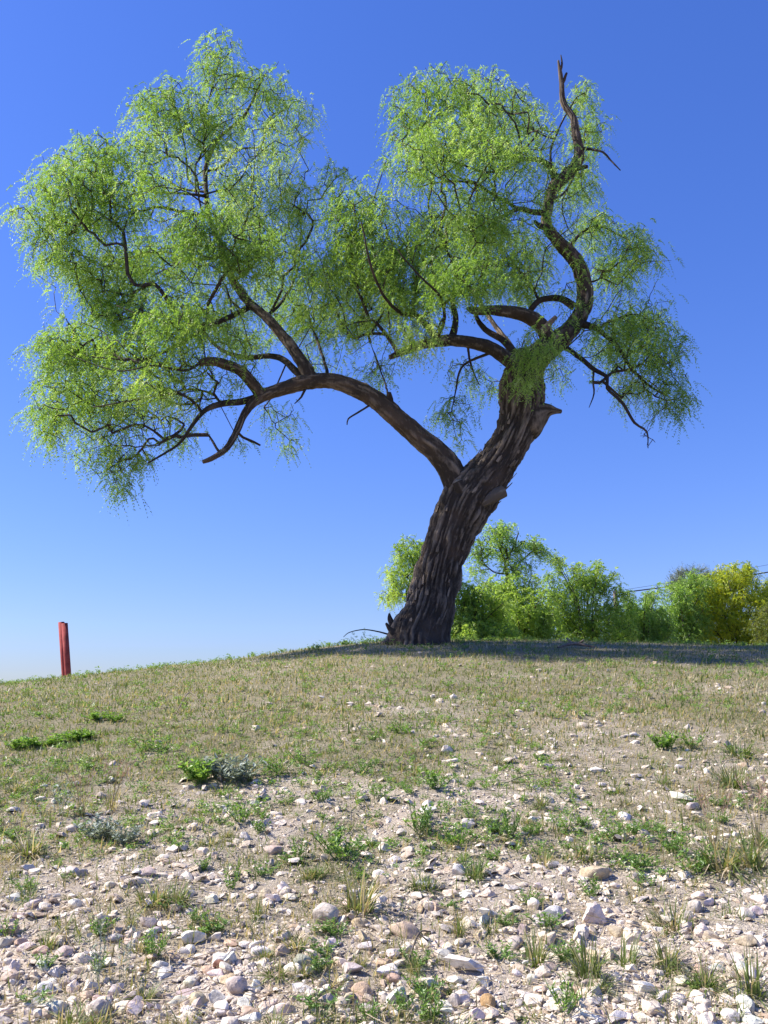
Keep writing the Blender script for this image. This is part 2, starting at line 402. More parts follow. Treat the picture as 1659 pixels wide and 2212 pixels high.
# ------------------------------------------------------------------ twigs and leaves grown out from limbs
def grow(skel, sklen, anchors, bf):
    nS, nA = len(skel), len(anchors)
    P = np.vstack([skel, anchors]); plen = np.concatenate([sklen, np.zeros(nA)])
    best = np.full(nA, 1e9); par = np.zeros(nA, int)
    for c in range(0, nA, 400):
        D = np.linalg.norm(anchors[c:c + 400, None] - skel[None], axis=2); k = (D + bf * sklen[None]).argmin(1)
        best[c:c + 400] = (D + bf * sklen[None])[np.arange(len(k)), k]; par[c:c + 400] = k
    done = np.zeros(nA, bool); order = []
    for _ in range(nA):
        b = np.where(done, 1e18, best); i = int(b.argmin()); done[i] = True; order.append(i)
        d0 = np.linalg.norm(P[par[i]] - anchors[i]); plen[nS + i] = plen[par[i]] + d0
        c = np.linalg.norm(anchors - anchors[i], axis=1) + bf * plen[nS + i]
        m = (~done) & (c < best); best[m] = c[m]; par[m] = nS + i
    return P, par, order

def twig_geo(P, nS, par, order, rng, rtip, expo=2.4, wob=0.12):
    nA = len(order); r_ = np.full(nA, rtip ** expo)
    for i in reversed(order):
        if par[i] >= nS: r_[par[i] - nS] += r_[i]
    rad = r_ ** (1 / expo)
    a = P[par]; b = P[nS:nS + nA]
    ra = np.where(par >= nS, rad[np.maximum(par - nS, 0)], rad * 1.15); ra = np.minimum(ra, rad * 1.6)
    L = np.linalg.norm(b - a, axis=1, keepdims=True)
    m1 = a + (b - a) * 0.36 + rng.normal(size=a.shape) * L * wob * 0.7; m2 = a + (b - a) * 0.7 + rng.normal(size=a.shape) * L * wob * 0.6
    A = np.vstack([a, m2]); B = np.vstack([m2, b]); R1 = np.concatenate([ra, ra * .3 + rad * .7]); R2 = np.concatenate([ra * .3 + rad * .7, rad * .9])
    return prisms(A, B, R1, R2, 3), (m1, m2)

def leaf_geo(O, Dir, rng, L=0.13, m=8, l=0.036, w=0.0065, droop=0.5, rnd=None):
    """pinnate leaves: a curved midrib row of paired leaflets"""
    K = len(O); L = L * rng.uniform(.65, 1.25, K)
    D = nrm(Dir); ref = nrm(rng.normal(size=(K, 3))); S = nrm(np.cross(D, ref))
    t = (np.arange(m) + 1.0) / m
    cen = O[:, None] + D[:, None] * (L[:, None] * t[None])[..., None]
    cen[..., 2] -= droop * L[:, None] * t[None] ** 2
    tang = D[:, None] + np.array([0, 0, -1.0]) * (2 * droop * t)[None, :, None]; tang = nrm(tang)
    sid = np.array([1.0, -1.0])
    ld = tang[:, :, None] * 0.75 + S[:, None, None] * sid[None, None, :, None] * 0.8 + np.array([0, 0, -0.25]) + rng.normal(size=(K, m, 2, 3)) * 0.22
    ld = nrm(ld)
    ll = l * (1 - 0.35 * np.abs(t - .5) * 2)[None, :, None] * rng.uniform(.75, 1.2, (K, m, 2))
    nn = nrm(np.cross(ld, rng.normal(size=(K, m, 2, 3)) * 0.8 + np.cross(D, S)[:, None, None]))
    b = np.repeat(cen[:, :, None], 2, 2); e = b + ld * ll[..., None]; mid = b + ld * (ll * 0.45)[..., None]
    V = np.stack([b + ld * (ll * .1)[..., None] + nn * w / 2, e, b - nn * w / 2], 3).reshape(-1, 3)
    f = np.arange(len(V)).reshape(-1, 3)
    if rnd is None: rnd = rng.uniform(0, 1, K)
    r = np.repeat(rnd, m * 2 * 3) + rng.normal(size=len(V) // 3).repeat(3) * 0.08
    return V, f, np.clip(r, 0, 1)

def lobe_points(lobes, Y0, total, rng, dscale, rdy_min=0.3, rdy_k=1.0):
    pts = []; tint = []; leafy = []; wsum = sum(l[2] * l[3] * (l[5] if len(l) > 5 else 1) for l in lobes)
    for l in lobes:
        u, v, ru, rv, dy = l[:5]; w = l[5] if len(l) > 5 else 1.0; lf = l[6] if len(l) > 6 else 1.0
        n = max(3, int(round(total * ru * rv * w / wsum)))
        d = nrm(rng.normal(size=(n, 3))) * (rng.uniform(0, 1, (n, 1)) ** 0.42)
        Yc = Y0 + dy * dscale; rdy = max(rdy_min, rdy_k * 0.5 * (ru + rv) / F * Yc)
        tb = rng.normal() * 0.12
        for q in d:
            pts.append(at(u + q[0] * ru, v + q[2] * rv, Yc + q[1] * rdy)); tint.append(tb); leafy.append(lf)
    return np.array(pts), np.array(tint), np.array(leafy)

def skel_of(paths, root):
    S = []; Ls = []
    for P in paths:
        l = np.concatenate([[0], np.cumsum(np.linalg.norm(np.diff(P[:, :3], axis=0), axis=1))])
        S.append(P[:, :3]); Ls.append(l + 0.8 * np.linalg.norm(P[0, :3] - root))
    return np.vstack(S), np.concatenate(Ls)

# ================================================================== THE BIG MESQUITE
TY = 10.0; DS = 1.5
rng = np.random.default_rng(11)
base = np.array(at(905, 1388, TY)); base[2] = float(H(base[0], TY))
tree = empty("mesquite_tree", base)
tag(tree, "large old leaning mesquite with forked furrowed trunk on the crest of the slope", "tree")
def tpart(name, V, f3, f4, A, m, smooth=True):
    return obj(name, mesh_from(name, V - base, [x for x in (f3, f4) if x is not None and len(x)], m, smooth, {"ridge": A}), tree)

TRUNK = [(896, 1440, 0, 152), (902, 1400, 0, 138), (907, 1368, 0, 124), (929, 1310, 0, 102), (948, 1230, 0, 94), (974, 1155, 0, 102), (1002, 1095, 0, 116), (1038, 1046, 0, 106), (1075, 1000, 0, 86), (1104, 950, 0, 80), (1121, 905, .03, 88), (1128, 862, .05, 93), (1131, 818, .06, 88), (1136, 788, .08, 76), (1144, 764, .1, 48)]
def flare(S, th):
    h = np.clip(S - 0.22, 0, None)
    lob = 0.5 + 0.5 * np.cos(3 * th + 0.8) ; lob2 = 0.5 + 0.5 * np.cos(5 * th + 2.0)
    return 1 + np.exp(-h / 0.16) * (0.13 * lob + 0.12 * lob2 - 0.06)
tp = catmull(px_path(TRUNK, TY, DS), 0.014)
V, f3, f4, A = sweep(tp, 150, 0.06, 1, flare, freq=(11.5, 1.35)); trunk = tpart("trunk", V, f3, f4, A, M["bark"])

LIMBS = dict(
 L=[(1004, 1100, 0, 66), (992, 1060, -.02, 62), (974, 1014, -.05, 56), (946, 978, -.07, 52), (905, 944, -.08, 46), (860, 905, -.1, 42), (815, 866, -.1, 40), (765, 838, -.1, 36), (710, 822, -.1, 33), (660, 826, -.15, 32), (610, 840, -.2, 30), (572, 853, -.25, 27), (545, 872, -.3, 20), (525, 900, -.35, 16), (510, 934, -.4, 15), (490, 968, -.45, 13), (462, 988, -.5, 11), (438, 998, -.5, 8)],
 B1=[(672, 818, -.12, 30), (652, 782, -.1, 27), (615, 730, 0, 24), (575, 685, .1, 22), (535, 650, .2, 20), (505, 608, .3, 17), (485, 566, .35, 15), (470, 515, .4, 13), (452, 470, .4, 11), (446, 420, .4, 10), (446, 355, .45, 9), (475, 297, .5, 7), (528, 249, .55, 6), (572, 160, .6, 3)],
 B2=[(566, 856, -.25, 28), (548, 832, -.3, 26), (522, 803, -.35, 24), (485, 786, -.4, 22), (455, 781, -.45, 19), (432, 784, -.5, 16)],
 B3=[(662, 824, -.1, 18), (640, 802, 0, 16), (612, 778, .15, 14), (582, 769, .25, 12), (535, 772, .4, 11), (490, 762, .6, 9), (455, 735, .8, 7), (420, 690, 1.0, 5), (380, 640, 1.2, 3)],
 B4=[(560, 858, -.25, 20), (520, 868, -.3, 16), (480, 872, -.4, 14), (440, 888, -.5, 11), (412, 925, -.6, 8), (385, 960, -.6, 6), (320, 1000, -.6, 4)],
 B4b=[(436, 890, -.5, 9), (412, 862, -.6, 8), (370, 850, -.8, 6), (300, 862, -.9, 5), (200, 880, -.8, 3)],
 B4c=[(478, 872, -.4, 8), (455, 850, -.2, 7), (400, 842, 0, 6), (320, 870, .2, 5), (240, 930, .3, 3)],
 B5=[(536, 664, .2, 14), (506, 680, 0, 12), (440, 711, -.3, 10), (374, 751, -.5, 8), (299, 777, -.6, 5), (200, 770, -.6, 3)],
 B5b=[(440, 711, -.3, 7), (390, 700, -.7, 6), (330, 690, -1.0, 4), (250, 660, -1.0, 3)],
 B6=[(478, 555, .35, 12), (430, 560, .6, 10), (391, 557, .8, 9), (352, 544, .9, 7), (280, 560, .9, 5), (200, 590, .7, 3)],
 B7=[(452, 470, .4, 11), (400, 460, .2, 9), (343, 447, 0, 8), (299, 455, -.2, 6), (200, 430, -.4, 4), (110, 420, -.5, 3)],
 B8=[(447, 425, .4, 9), (414, 420, .2, 8), (352, 416, -.1, 6), (286, 420, -.4, 4), (180, 500, -.6, 3)],
 B9=[(447, 415, .4, 8), (392, 407, .5, 7), (352, 385, .3, 6), (308, 381, 0, 5), (230, 340, -.2, 3), (160, 350, -.3, 2)],
 B10=[(446, 400, .4, 8), (409, 390, .5, 7), (400, 319, .3, 5), (378, 231, 0, 4), (340, 190, -.1, 2)],
 B11=[(447, 370, .45, 8), (480, 359, .6, 7), (515, 323, .8, 6), (563, 315, .9, 5), (576, 270, .9, 4), (620, 230, .9, 2)],
 B12=[(446, 355, .45, 7), (440, 280, .4, 6), (455, 200, .35, 4), (480, 110, .3, 2)],
 B13=[(505, 608, .3, 10), (540, 580, -.1, 8), (560, 540, -.5, 6), (560, 480, -.8, 4)],
 B14=[(575, 685, .1, 10), (610, 650, .5, 8), (640, 590, .8, 6), (650, 500, .8, 4), (640, 420, .6, 3)],
 B15=[(710, 822, 0, 12), (700, 780, .4, 9), (680, 720, .8, 7), (660, 660, 1.1, 4)],
 B16=[(432, 784, -.5, 9), (400, 800, -.7, 7), (330, 790, -.9, 5), (250, 800, -.8, 4), (130, 760, -.6, 2)],
 T1=[(975, 735, -.05, 18), (985, 690, 0, 13), (978, 650, 0, 11), (985, 590, .1, 8), (960, 530, .3, 6), (930, 470, .3, 4)],
 C1=[(1120, 800, .0, 34), (1098, 778, -.05, 32), (1060, 752, -.1, 30), (1015, 739, -.12, 28), (965, 735, -.15, 25), (915, 744, -.2, 21), (875, 758, -.25, 17), (842, 772, -.3, 10)],
 C1b=[(948, 735, -.15, 16), (918, 699, -.3, 13), (897, 682, -.4, 11), (866, 676, -.6, 9), (830, 640, -1.0, 7), (800, 570, -1.3, 5), (780, 480, -1.4, 3)],
 C1c=[(860, 764, -.27, 13), (843, 735, -.2, 11), (828, 722, -.1, 9), (790, 722, .1, 8), (757, 728, .2, 6), (720, 660, .4, 4), (700, 590, .5, 2)],
 C1d=[(940, 738, -.15, 12), (960, 690, -.6, 10), (950, 640, -1.0, 8), (900, 590, -1.5, 6), (860, 540, -1.7, 4)],
 C2=[(1185, 735, .15, 34), (1172, 706, .15, 33), (1146, 686, .12, 31), (1116, 676, .1, 27), (1069, 670, .05, 22), (1027, 672, 0, 17), (1010, 666, 0, 8)],
 C2b=[(1118, 770, .0, 18), (1085, 735, .1, 15), (1048, 712, .2, 13), (1028, 680, .2, 9), (1030, 640, .3, 6), (1050, 560, .3, 3)],
 S=[(1138, 800, .08, 72), (1160, 772, .12, 60), (1195, 745, .2, 50), (1236, 708, .3, 44), (1261, 660, .33, 41), (1262, 612, .33, 38), (1245, 566, .3, 36), (1212, 528, .25, 33), (1184, 492, .2, 28), (1183, 450, .2, 25), (1197, 404, .2, 30), (1232, 371, .2, 28), (1251, 338, .2, 26), (1244, 290, .2, 21), (1238, 254, .2, 17), (1217, 222, .2, 15), (1212, 170, .2, 11), (1206, 131, .2, 5)],
 S2=[(1211, 152, .2, 7), (1214, 138, .2, 6), (1212, 119, .2, 3)],
 S3=[(1213, 185, .2, 9), (1219, 172, .2, 9), (1224, 158, .2, 7)],
 S4=[(1250, 320, .2, 12), (1275, 322, .1, 8), (1303, 329, .0, 6), (1318, 345, 0, 5), (1340, 368, -.05, 3)],
 S5=[(1238, 366, .2, 14), (1255, 362, .15, 11), (1269, 360, .1, 8)],
 S6=[(1200, 388, .2, 18), (1188, 360, .15, 15), (1163, 345, .05, 12), (1126, 342, -.1, 9), (1080, 320, -.3, 6), (1020, 260, -.2, 4), (1000, 180, -.1, 2)],
 S7=[(1192, 366, .15, 9), (1190, 324, .3, 7), (1215, 262, .6, 5), (1245, 210, .7, 3)],
 S8=[(1184, 460, .2, 15), (1152, 458, .1, 12), (1121, 451, 0, 10), (1092, 464, -.2, 8), (1050, 480, -.4, 5), (980, 500, 0, 3)],
 S9=[(1183, 492, .2, 16), (1165, 488, .15, 12), (1156, 478, .1, 8)],
 S10=[(1241, 663, .32, 18), (1210, 645, .3, 15), (1168, 648, .3, 13), (1147, 668, .25, 13)],
 S11=[(1165, 650, .3, 9), (1142, 610, .4, 7), (1110, 570, .4, 5), (1090, 540, .3, 3)],
 S12=[(1262, 610, .33, 9), (1282, 608, .35, 6), (1300, 600, .35, 4)],
 S13=[(1225, 540, .28, 12), (1260, 500, .45, 8), (1300, 490, .5, 6), (1360, 520, .4, 3)],
 S14=[(1186, 430, .2, 8), (1215, 420, .6, 7), (1240, 380, .8, 5), (1265, 300, .8, 3)],
 S15=[(1140, 342, -.05, 9), (1060, 372, -.4, 7), (980, 350, -.5, 6), (900, 340, -.5, 4), (850, 290, -.2, 2)],
 S16=[(1120, 451, 0, 8), (1064, 420, -.2, 9), (1020, 395, -.3, 7), (960, 393, -.3, 5), (897, 405, -.3, 3)],
 D1=[(1255, 700, .3, 20), (1285, 708, .3, 13), (1304, 722, .3, 11), (1335, 751, .25, 9), (1366, 798, .2, 7), (1403, 834, .1, 5), (1450, 860, .1, 3)],
 D2=[(1195, 748, .15, 18), (1222, 752, .1, 12), (1252, 772, 0, 11), (1283, 798, -.05, 10), (1312, 815, -.1, 8), (1312, 838, -.1, 7), (1345, 871, -.15, 7), (1371, 913, -.2, 6), (1397, 933, -.2, 4), (1400, 968, -.2, 2)],
 D3=[(1283, 798, -.05, 7), (1281, 825, -.05, 6), (1283, 850, -.05, 5), (1273, 880, -.05, 2)],
 D4=[(1290, 712, .3, 9), (1330, 690, .4, 7), (1380, 680, .3, 4), (1430, 720, .1, 2)],
 G1=[(842, 880, -.1, 18), (842, 862, -.12, 15), (840, 848, -.13, 10)],
 G2=[(812, 866, -.1, 8), (788, 882, -.14, 6), (772, 892, -.25, 6), (752, 905, -.35, 5), (749, 918, -.35, 3)],
 G3=[(512, 932, -.4, 9), (525, 945, -.35, 8), (548, 955, -.3, 8), (562, 962, -.3, 6)],
 G4=[(478, 982, -.45, 9), (462, 960, -.4, 8), (450, 940, -.35, 6)],
 G5=[(838, 850, .05, 6), (830, 820, .2, 5), (815, 780, .3, 4), (800, 740, .4, 2)],
 G6=[(662, 835, -.15, 8), (650, 858, -.2, 6), (636, 872, -.25, 3)],
 G7=[(1060, 762, -.1, 9), (1000, 790, .2, 7), (985, 840, .3, 5), (975, 890, .3, 3)],
 G8=[(1010, 745, -.1, 8), (1018, 790, .3, 6), (1035, 830, .5, 3)],
 X1=[(1110, 905, .25, 60), (1135, 880, .5, 30), (1120, 780, 1.0, 16), (1060, 690, 1.4, 10), (1000, 600, 1.6, 6)],
)
skpaths = []
for k, pts in LIMBS.items():
    P = px_path(pts, TY, DS)
    w0 = pts[0][3]; big = w0 >= 24
    if k == 'S': P[3:, 3] *= .86
    step = 0.02 if w0 >= 40 else (0.025 if big else 0.05)
    Q = catmull(P, step)
    Q[:, 3] = np.maximum(Q[:, 3] * (1.0 if w0 >= 14 else .75), 0.004)
    if not big:
        Q[:, :3] += (fbm(Q[:, :3] * 6 + 3, 2)[:, None] - .5) * np.array([[0.02, 0.03, 0.02]]) * (np.arange(len(Q)) > 2)[:, None]
    V, f3, f4, A = sweep(Q, 56 if w0 >= 40 else (28 if big else 9), 0.022 if w0 >= 50 else (0.014 if big else 0.004), hash(k) % 50 if False else len(k) * 3 + int(pts[0][0]) % 37, None, freq=(12.0, 2.4))
    nm = "broken_stub" if k in ("S5", "S9", "S3", "G1", "G3", "G4") else ("limb" if w0 >= 12 else "branch")
    tpart(nm, V, f3, f4, A, M["bark"] if big else M["twig"])
    if k not in ("S5", "S9", "S3", "S2", "G2", "G6"): skpaths.append(catmull(P, 0.09)[2:])

# broken and sawn stubs on the trunk
def stub(path, nseg, m_side, m_end, name):
    P = catmull(px_path(path, TY, 1.0), 0.012)
    V, f3, f4, A = sweep(P, nseg, 0.012, 4, None)
    o = obj(name, mesh_from(name, V - base, [f3, f4], m_side, True, {"ridge": A}), trunk)
    o.data.materials.append(m_end)
    for p in o.data.polygons[:len(f3)]: p.material_index = 1; p.use_smooth = False
    return o
stub([(1022, 1102, -.10, 18), (1046, 1085, -.21, 22), (1068, 1072, -.23, 27), (1089, 1061, -.22, 26)], 40, M["dead"], M["cut"], "sawn_stub")
stub([(1112, 945, .03, 40), (1128, 922, .03, 76), (1148, 903, .02, 74), (1170, 891, .0, 50), (1186, 886, -.02, 28), (1200, 887, -.03, 14), (1213, 889, -.03, 8)], 40, M["bark"], M["bark"], "broken_stub")
stub([(1000, 1075, -.14, 40), (995, 1055, -.22, 32), (988, 1040, -.24, 24)], 32, M["bark"], M["cut"], "bark_knob")
stub([(1172, 716, -.05, 15), (1186, 700, -.1, 13), (1201, 684, -.12, 9)], 16, M["dead"], M["cut"], "broken_stub")
stub([(892, 1385, -.02, 40), (866, 1366, -.06, 30), (850, 1350, -.08, 16), (843, 1337, -.08, 11), (841, 1325, -.08, 4)], 24, M["bark"], M["bark"], "broken_stub")
stub([(890, 1392, -.1, 40), (862, 1376, -.16, 26), (844, 1360, -.18, 12), (834, 1346, -.18, 5)], 24, M["bark"], M["bark"], "broken_stub")
# loose bark flakes along the edges
gb = Geo()
for k in range(170):
    i = rng.integers(20, len(tp) - 40); c = tp[i, :3]; R = tp[i, 3]; t = nrm(tp[i + 3, :3] - tp[i, :3])
    th = rng.uniform(0, 2 * math.pi); u = nrm(np.cross(t, [0, 1, 0])); w = np.cross(t, u)
    d = math.cos(th) * u + math.sin(th) * w; e = np.cross(t, d)
    p = c + d * (R * 0.99); L = rng.uniform(.04, .13); wd = rng.uniform(.008, .02); tk = rng.uniform(.004, .01); out = rng.uniform(0.0, .022)
    up = t * L + d * out
    q = np.array([p - e * wd, p + e * wd, p + up * 0.6 + e * wd * .8, p + up + e * wd * .1, p + up * .65 - e * wd * .9])
    Vv = np.vstack([q, q + d * tk])
    gb.add(Vv, f3=[[0, 2, 1], [0, 4, 2], [4, 3, 2], [5, 6, 7], [5, 7, 9], [9, 7, 8]], f4=[[0, 1, 6, 5], [1, 2, 7, 6], [2, 3, 8, 7], [3, 4, 9, 8], [4, 0, 5, 9]], ridge=rng.uniform(.3, .9))
gb.V = [v - base for v in gb.V]
tag(obj("loose_bark", gb.mesh("loose_bark", M["bark"]), trunk), kind="stuff")

LOBES = [ # u, v, ru, rv, dy, weight
 (470, 140, 50, 70, .3), (560, 180, 65, 55, .6), (360, 220, 80, 58, 0), (615, 245, 62, 48, .8), (320, 300, 55, 55, -.3), (440, 260, 85, 65, .2),
 (205, 325, 60, 48, -.3), (135, 400, 60, 62, -.6), (230, 420, 85, 75, -.5), (55, 458, 38, 20, -.5), (120, 520, 58, 62, -.5), (190, 580, 68, 55, -.3),
 (330, 400, 70, 45, -.9, .6), (540, 430, 70, 65, .5), (600, 330, 50, 45, 1.2, .6), (430, 500, 75, 65, -1.0), (320, 550, 80, 55, .8), (560, 540, 78, 66, -.8),
 (640, 430, 50, 65, .3), (650, 560, 60, 70, .8), (250, 660, 88, 55, -.2), (135, 750, 78, 55, -.4), (250, 770, 98, 55, .4), (370, 690, 88, 50, -1.0),
 (480, 700, 60, 55, 1.0), (115, 870, 45, 58, -.3), (230, 870, 78, 55, .3), (330, 830, 60, 45, -.8, .8), (260, 970, 75, 42, 0, .8), (265, 1045, 28, 32, 0),
 (105, 945, 28, 25, -.2), (390, 930, 55, 32, .5, .45), (600, 900, 50, 35, .6, .5), (628, 955, 16, 32, .6, .7), (518, 960, 14, 25, .4, .7), (600, 640, 70, 58, 1.2),
 (660, 700, 60, 58, 1.0), (560, 730, 60, 28, 1.3), (720, 375, 28, 38, .2, .8), (720, 620, 50, 75, .5),
 (780, 460, 78, 75, -.4, 1.1), (865, 560, 82, 78, -.5, 1.3), (760, 570, 68, 66, -.1, 1.2), (905, 640, 65, 38, -.6), (760, 690, 68, 48, .8), (830, 800, 68, 26, .8, .5),
 (880, 250, 55, 68, 0), (960, 195, 80, 62, -.2), (1065, 205, 85, 62, .2), (1130, 265, 50, 55, .6), (1000, 290, 95, 65, -.6), (900, 345, 75, 48, -.8),
 (1080, 325, 75, 34, -.9), (1252, 215, 34, 42, .9, 1.3), (1274, 290, 40, 57, 1.0, 1.3), (1248, 390, 48, 58, 1.1, 1.2), (960, 505, 78, 65, .5, 1.2), (1050, 480, 78, 55, -.6, 1.2),
 (1105, 550, 85, 58, .3, 1.2), (1000, 600, 88, 55, -.9, 1.3), (1130, 620, 68, 45, .7, 1.1), (1290, 490, 58, 44, .6, 1.3), (1375, 535, 52, 47, .4, 1.3), (1320, 580, 60, 30, .8, 1.2),
 (1380, 690, 78, 44, .3, 1.4), (1425, 750, 58, 50, 0, 1.4), (1330, 750, 60, 55, .8, .9), (1450, 850, 48, 48, .1, 1.3), (1370, 840, 45, 48, .5, .8), (1165, 745, 58, 42, -.5),
 (1130, 820, 24, 28, -.45), (975, 890, 48, 30, .4, .9), (988, 935, 12, 22, .4), (1050, 830, 40, 38, .8, .4), (1220, 810, 40, 26, .8, .4), (900, 720, 60, 36, -.7),
 (690, 780, 58, 28, 1.2, .5), (1010, 800, 45, 40, .5, .4), (830, 640, 60, 50, .4),
 (190, 470, 150, 170, 0, .5), (330, 740, 220, 160, -.2, .45), (500, 400, 170, 240, .2, .45), (1060, 420, 210, 200, -.1, .45), (800, 580, 150, 170, 0, .4), (170, 840, 110, 150, 0, .45), (1340, 640, 120, 150, .3, .3), (360, 620, 200, 110, .6, .4),
 # bare, leafless twigs
 (1000, 400, 75, 22, -.3, .9, 0.05), (340, 880, 100, 50, -.2, .9, 0.15), (300, 930, 100, 50, -.4, .9, 0.12), (420, 800, 60, 60, -.3, .7, .2), (330, 760, 110, 50, .2, .5, .1), (1340, 800, 80, 70, .2, .35, .25), (250, 1000, 70, 40, .1, .35, .1), (1395, 940, 30, 22, -.15, .9, 0.05),
]
anch, tint, leafy = lobe_points([(l[0], l[1], l[2] * 1.1, l[3] * 1.08, *l[4:]) for l in LOBES], TY, 7000, rng, DS, 0.4, 1.1)
anch = anch + rng.normal(size=anch.shape) * 0.02
sk, skl = skel_of(skpaths, base)
P, par, order = grow(sk, skl, anch, 0.22)
(Vt, ft), (m1, m2) = twig_geo(P, len(sk), par, order, rng, 0.0034, 2.85, .07)
tag(obj("twigs", mesh_from("twigs", Vt - base, ft, M["twig"], True, {"ridge": np.full(len(Vt), .4)}), tree), kind="stuff")
src = np.vstack([anch, m2, m1]); lt = np.concatenate([tint] * 3); lw = np.concatenate([leafy * 2.8, leafy * 1.35, leafy * 0.6])
elong = np.linalg.norm(P[par] - anch, axis=1); lw[len(anch):2 * len(anch)] *= (elong < 0.5); lw[2 * len(anch):] *= (elong < 0.4)
cnt = rng.poisson(lw)
O = np.repeat(src, cnt, 0); ti = np.repeat(lt, cnt)
dirs = rng.normal(size=O.shape) * [1, 1, .6] + [-.1, 0, -.25]
O = O + rng.normal(size=O.shape) * [.06, .06, .05]
Vl, fl, rl = leaf_geo(O, dirs, rng, 0.17, 9, 0.047, 0.0108, 0.95, np.clip(0.45 + ti + rng.normal(size=len(O)) * .2 + 0.3 * (fbm(O * 1.2, 2) - .5), 0, 1))
tag(obj("crown", mesh_from("crown", Vl - base, fl, M["leaf"], False, {"rnd": rl}), tree), kind="stuff")
print("leaflets", len(fl), "twig tris", len(ft) * 2)


# ================================================================== trees and bushes behind the crest
def back_tree(name, label, cat, u0, Yd, lobes, n, m, leaf=(0.18, 5, 0.07, 0.022), stems=None, group=None, seed=0, leaves=3.3, tip=0.004, droop=.5, trunk_w=3.6, dsc=1.0, rndk=(.5, .22)):
    r = np.random.default_rng(100 + seed)
    b = np.array(at(u0, 1392, Yd)); b[2] = float(H(b[0], b[1]))
    root = empty(name, b); tag(root, label, cat, group)
    if cat == "bush" or "flower" in name:
        lo_, hi_ = min(l[0] - l[2] for l in lobes), max(l[0] + l[2] for l in lobes)
        lobes = [(l[0], l[1], l[2] * 1.3, l[3] * 1.1, *l[4:]) for l in lobes] + [((lo_ + hi_) / 2, 1388, (hi_ - lo_) * .6, 22, 0, .9), ((lo_ + hi_) / 2, 1352, (hi_ - lo_) * .6, 40, .3, .6)]
        for l in list(lobes[:-2]):
            for k in range(3):
                a_ = r.uniform(-.3, math.pi + .3); lobes.append((l[0] + math.cos(a_) * l[2] * 1.0, l[1] - math.sin(a_) * l[3] * 1.05, r.uniform(7, 15), r.uniform(7, 14), l[4] + r.normal() * .3, 1.3))
        n = int(n * 1.45)
    A_, t_, lf = lobe_points(lobes, Yd, n, r, dsc, 0.4, 1.0)
    A_[:, 2] = np.maximum(A_[:, 2], H(A_[:, 0], A_[:, 1]) + 0.08)
    paths = []; g = Geo()
    for k, l in enumerate(lobes if stems is None else stems):
        if stems is None:
            e = at(l[0], l[1], Yd + l[4] * dsc); mid = b * .5 + e * .5 + np.array([(b[0] - e[0]) * .15, r.normal() * .1, 0.1 * (e[2] - b[2])])
            w = trunk_w / F * fdist(e) * 0.5
            P_ = np.array([[*(b + [r.normal() * .06, r.normal() * .06, -.08]), w], [*mid, w * .6], [*e, w * .25]])
        else:
            P_ = px_path(l, Yd, dsc); 
            if l[0][1] > 1370: P_[0, 2] = H(P_[0, 0], P_[0, 1]) - .08
        Q = catmull(P_, 0.1); V, f3, f4, A = sweep(Q, 8, 0.006, k); g.add(V, f3, f4, ridge=A); paths.append(Q[1:])
    g.V = [v - b for v in g.V]
    obj("trunk", g.mesh("trunk", M["twig"], True), root)
    S_, l_ = skel_of(paths, b)
    P_, pr, od = grow(S_, l_, A_, 0.25)
    (Vt, ft), (m1, m2) = twig_geo(P_, len(S_), pr, od, r, tip)
    tag(obj("twigs", mesh_from("twigs", Vt - b, ft, M["twig"], True, {"ridge": np.full(len(Vt), .4)}), root), kind="stuff")
    src = np.vstack([A_, m2]); c = r.poisson(np.concatenate([lf * leaves, lf * leaves * .5]))
    O = np.repeat(src, c, 0) + r.normal(size=(int(c.sum()), 3)) * .05
    d = r.normal(size=O.shape) + [0, 0, -.2]
    pt = np.repeat(np.concatenate([t_, t_]), c)
    V, f, rr = leaf_geo(O, d, r, leaf[0], leaf[1], leaf[2], leaf[3], droop, np.clip(rndk[0] + pt + r.normal(size=len(O)) * rndk[1] + .35 * (fbm(O * .9, 2) - .5), 0, 1))
    V[:, 2] = np.maximum(V[:, 2], H(V[:, 0], V[:, 1]) + 0.01)
    tag(obj("crown", mesh_from("crown", V - b, f, m, False, {"rnd": rr}), root), kind="stuff")
    return root
G_B = "bushes and trees behind the crest"
back_tree("mesquite_tree", "thin pale green tree half hidden behind left side of the big trunk", "tree", 935, 16.5,
    [(880, 1190, 34, 32, 0), (872, 1240, 44, 36, .2), (850, 1285, 28, 26, .1), (905, 1290, 30, 50, .3, .8), (920, 1220, 30, 60, .4)], 330, M["leaf_bush"],
    stems=[[(940, 1392, .3, 8), (930, 1320, .3, 7), (905, 1250, .2, 5), (885, 1195, .1, 3)], [(930, 1320, .3, 5), (890, 1290, .2, 4), (855, 1280, .1, 2)]], group=G_B, seed=1, leaf=(0.16, 7, 0.055, 0.014), leaves=3.2)
back_tree("mesquite_tree", "tall slim tree with open crown rising above the bushes right of the trunk", "tree", 1102, 20,
    [(1085, 1150, 38, 24, 0, .9), (1040, 1185, 26, 32, -.3, .8), (1150, 1182, 34, 22, .3, .8), (1095, 1190, 36, 26, .2, .8), (1120, 1225, 38, 20, -.2, .7), (1035, 1225, 24, 16, 0, .6), (1172, 1192, 16, 14, .3, .7)], 300, M["leaf_mid"],
    stems=[[(1102, 1400, 0, 8), (1099, 1320, 0, 7.5), (1096, 1250, 0, 6.5), (1088, 1205, 0, 5), (1070, 1165, 0, 3)], [(1097, 1262, 0, 5), (1115, 1225, .2, 4), (1150, 1190, .3, 2.5)], [(1095, 1240, 0, 4), (1065, 1235, -.2, 3), (1035, 1205, -.3, 2)], [(1092, 1215, 0, 4), (1112, 1175, .1, 3), (1120, 1150, .1, 2)]], group=G_B, seed=2, leaves=2.7, tip=.005)
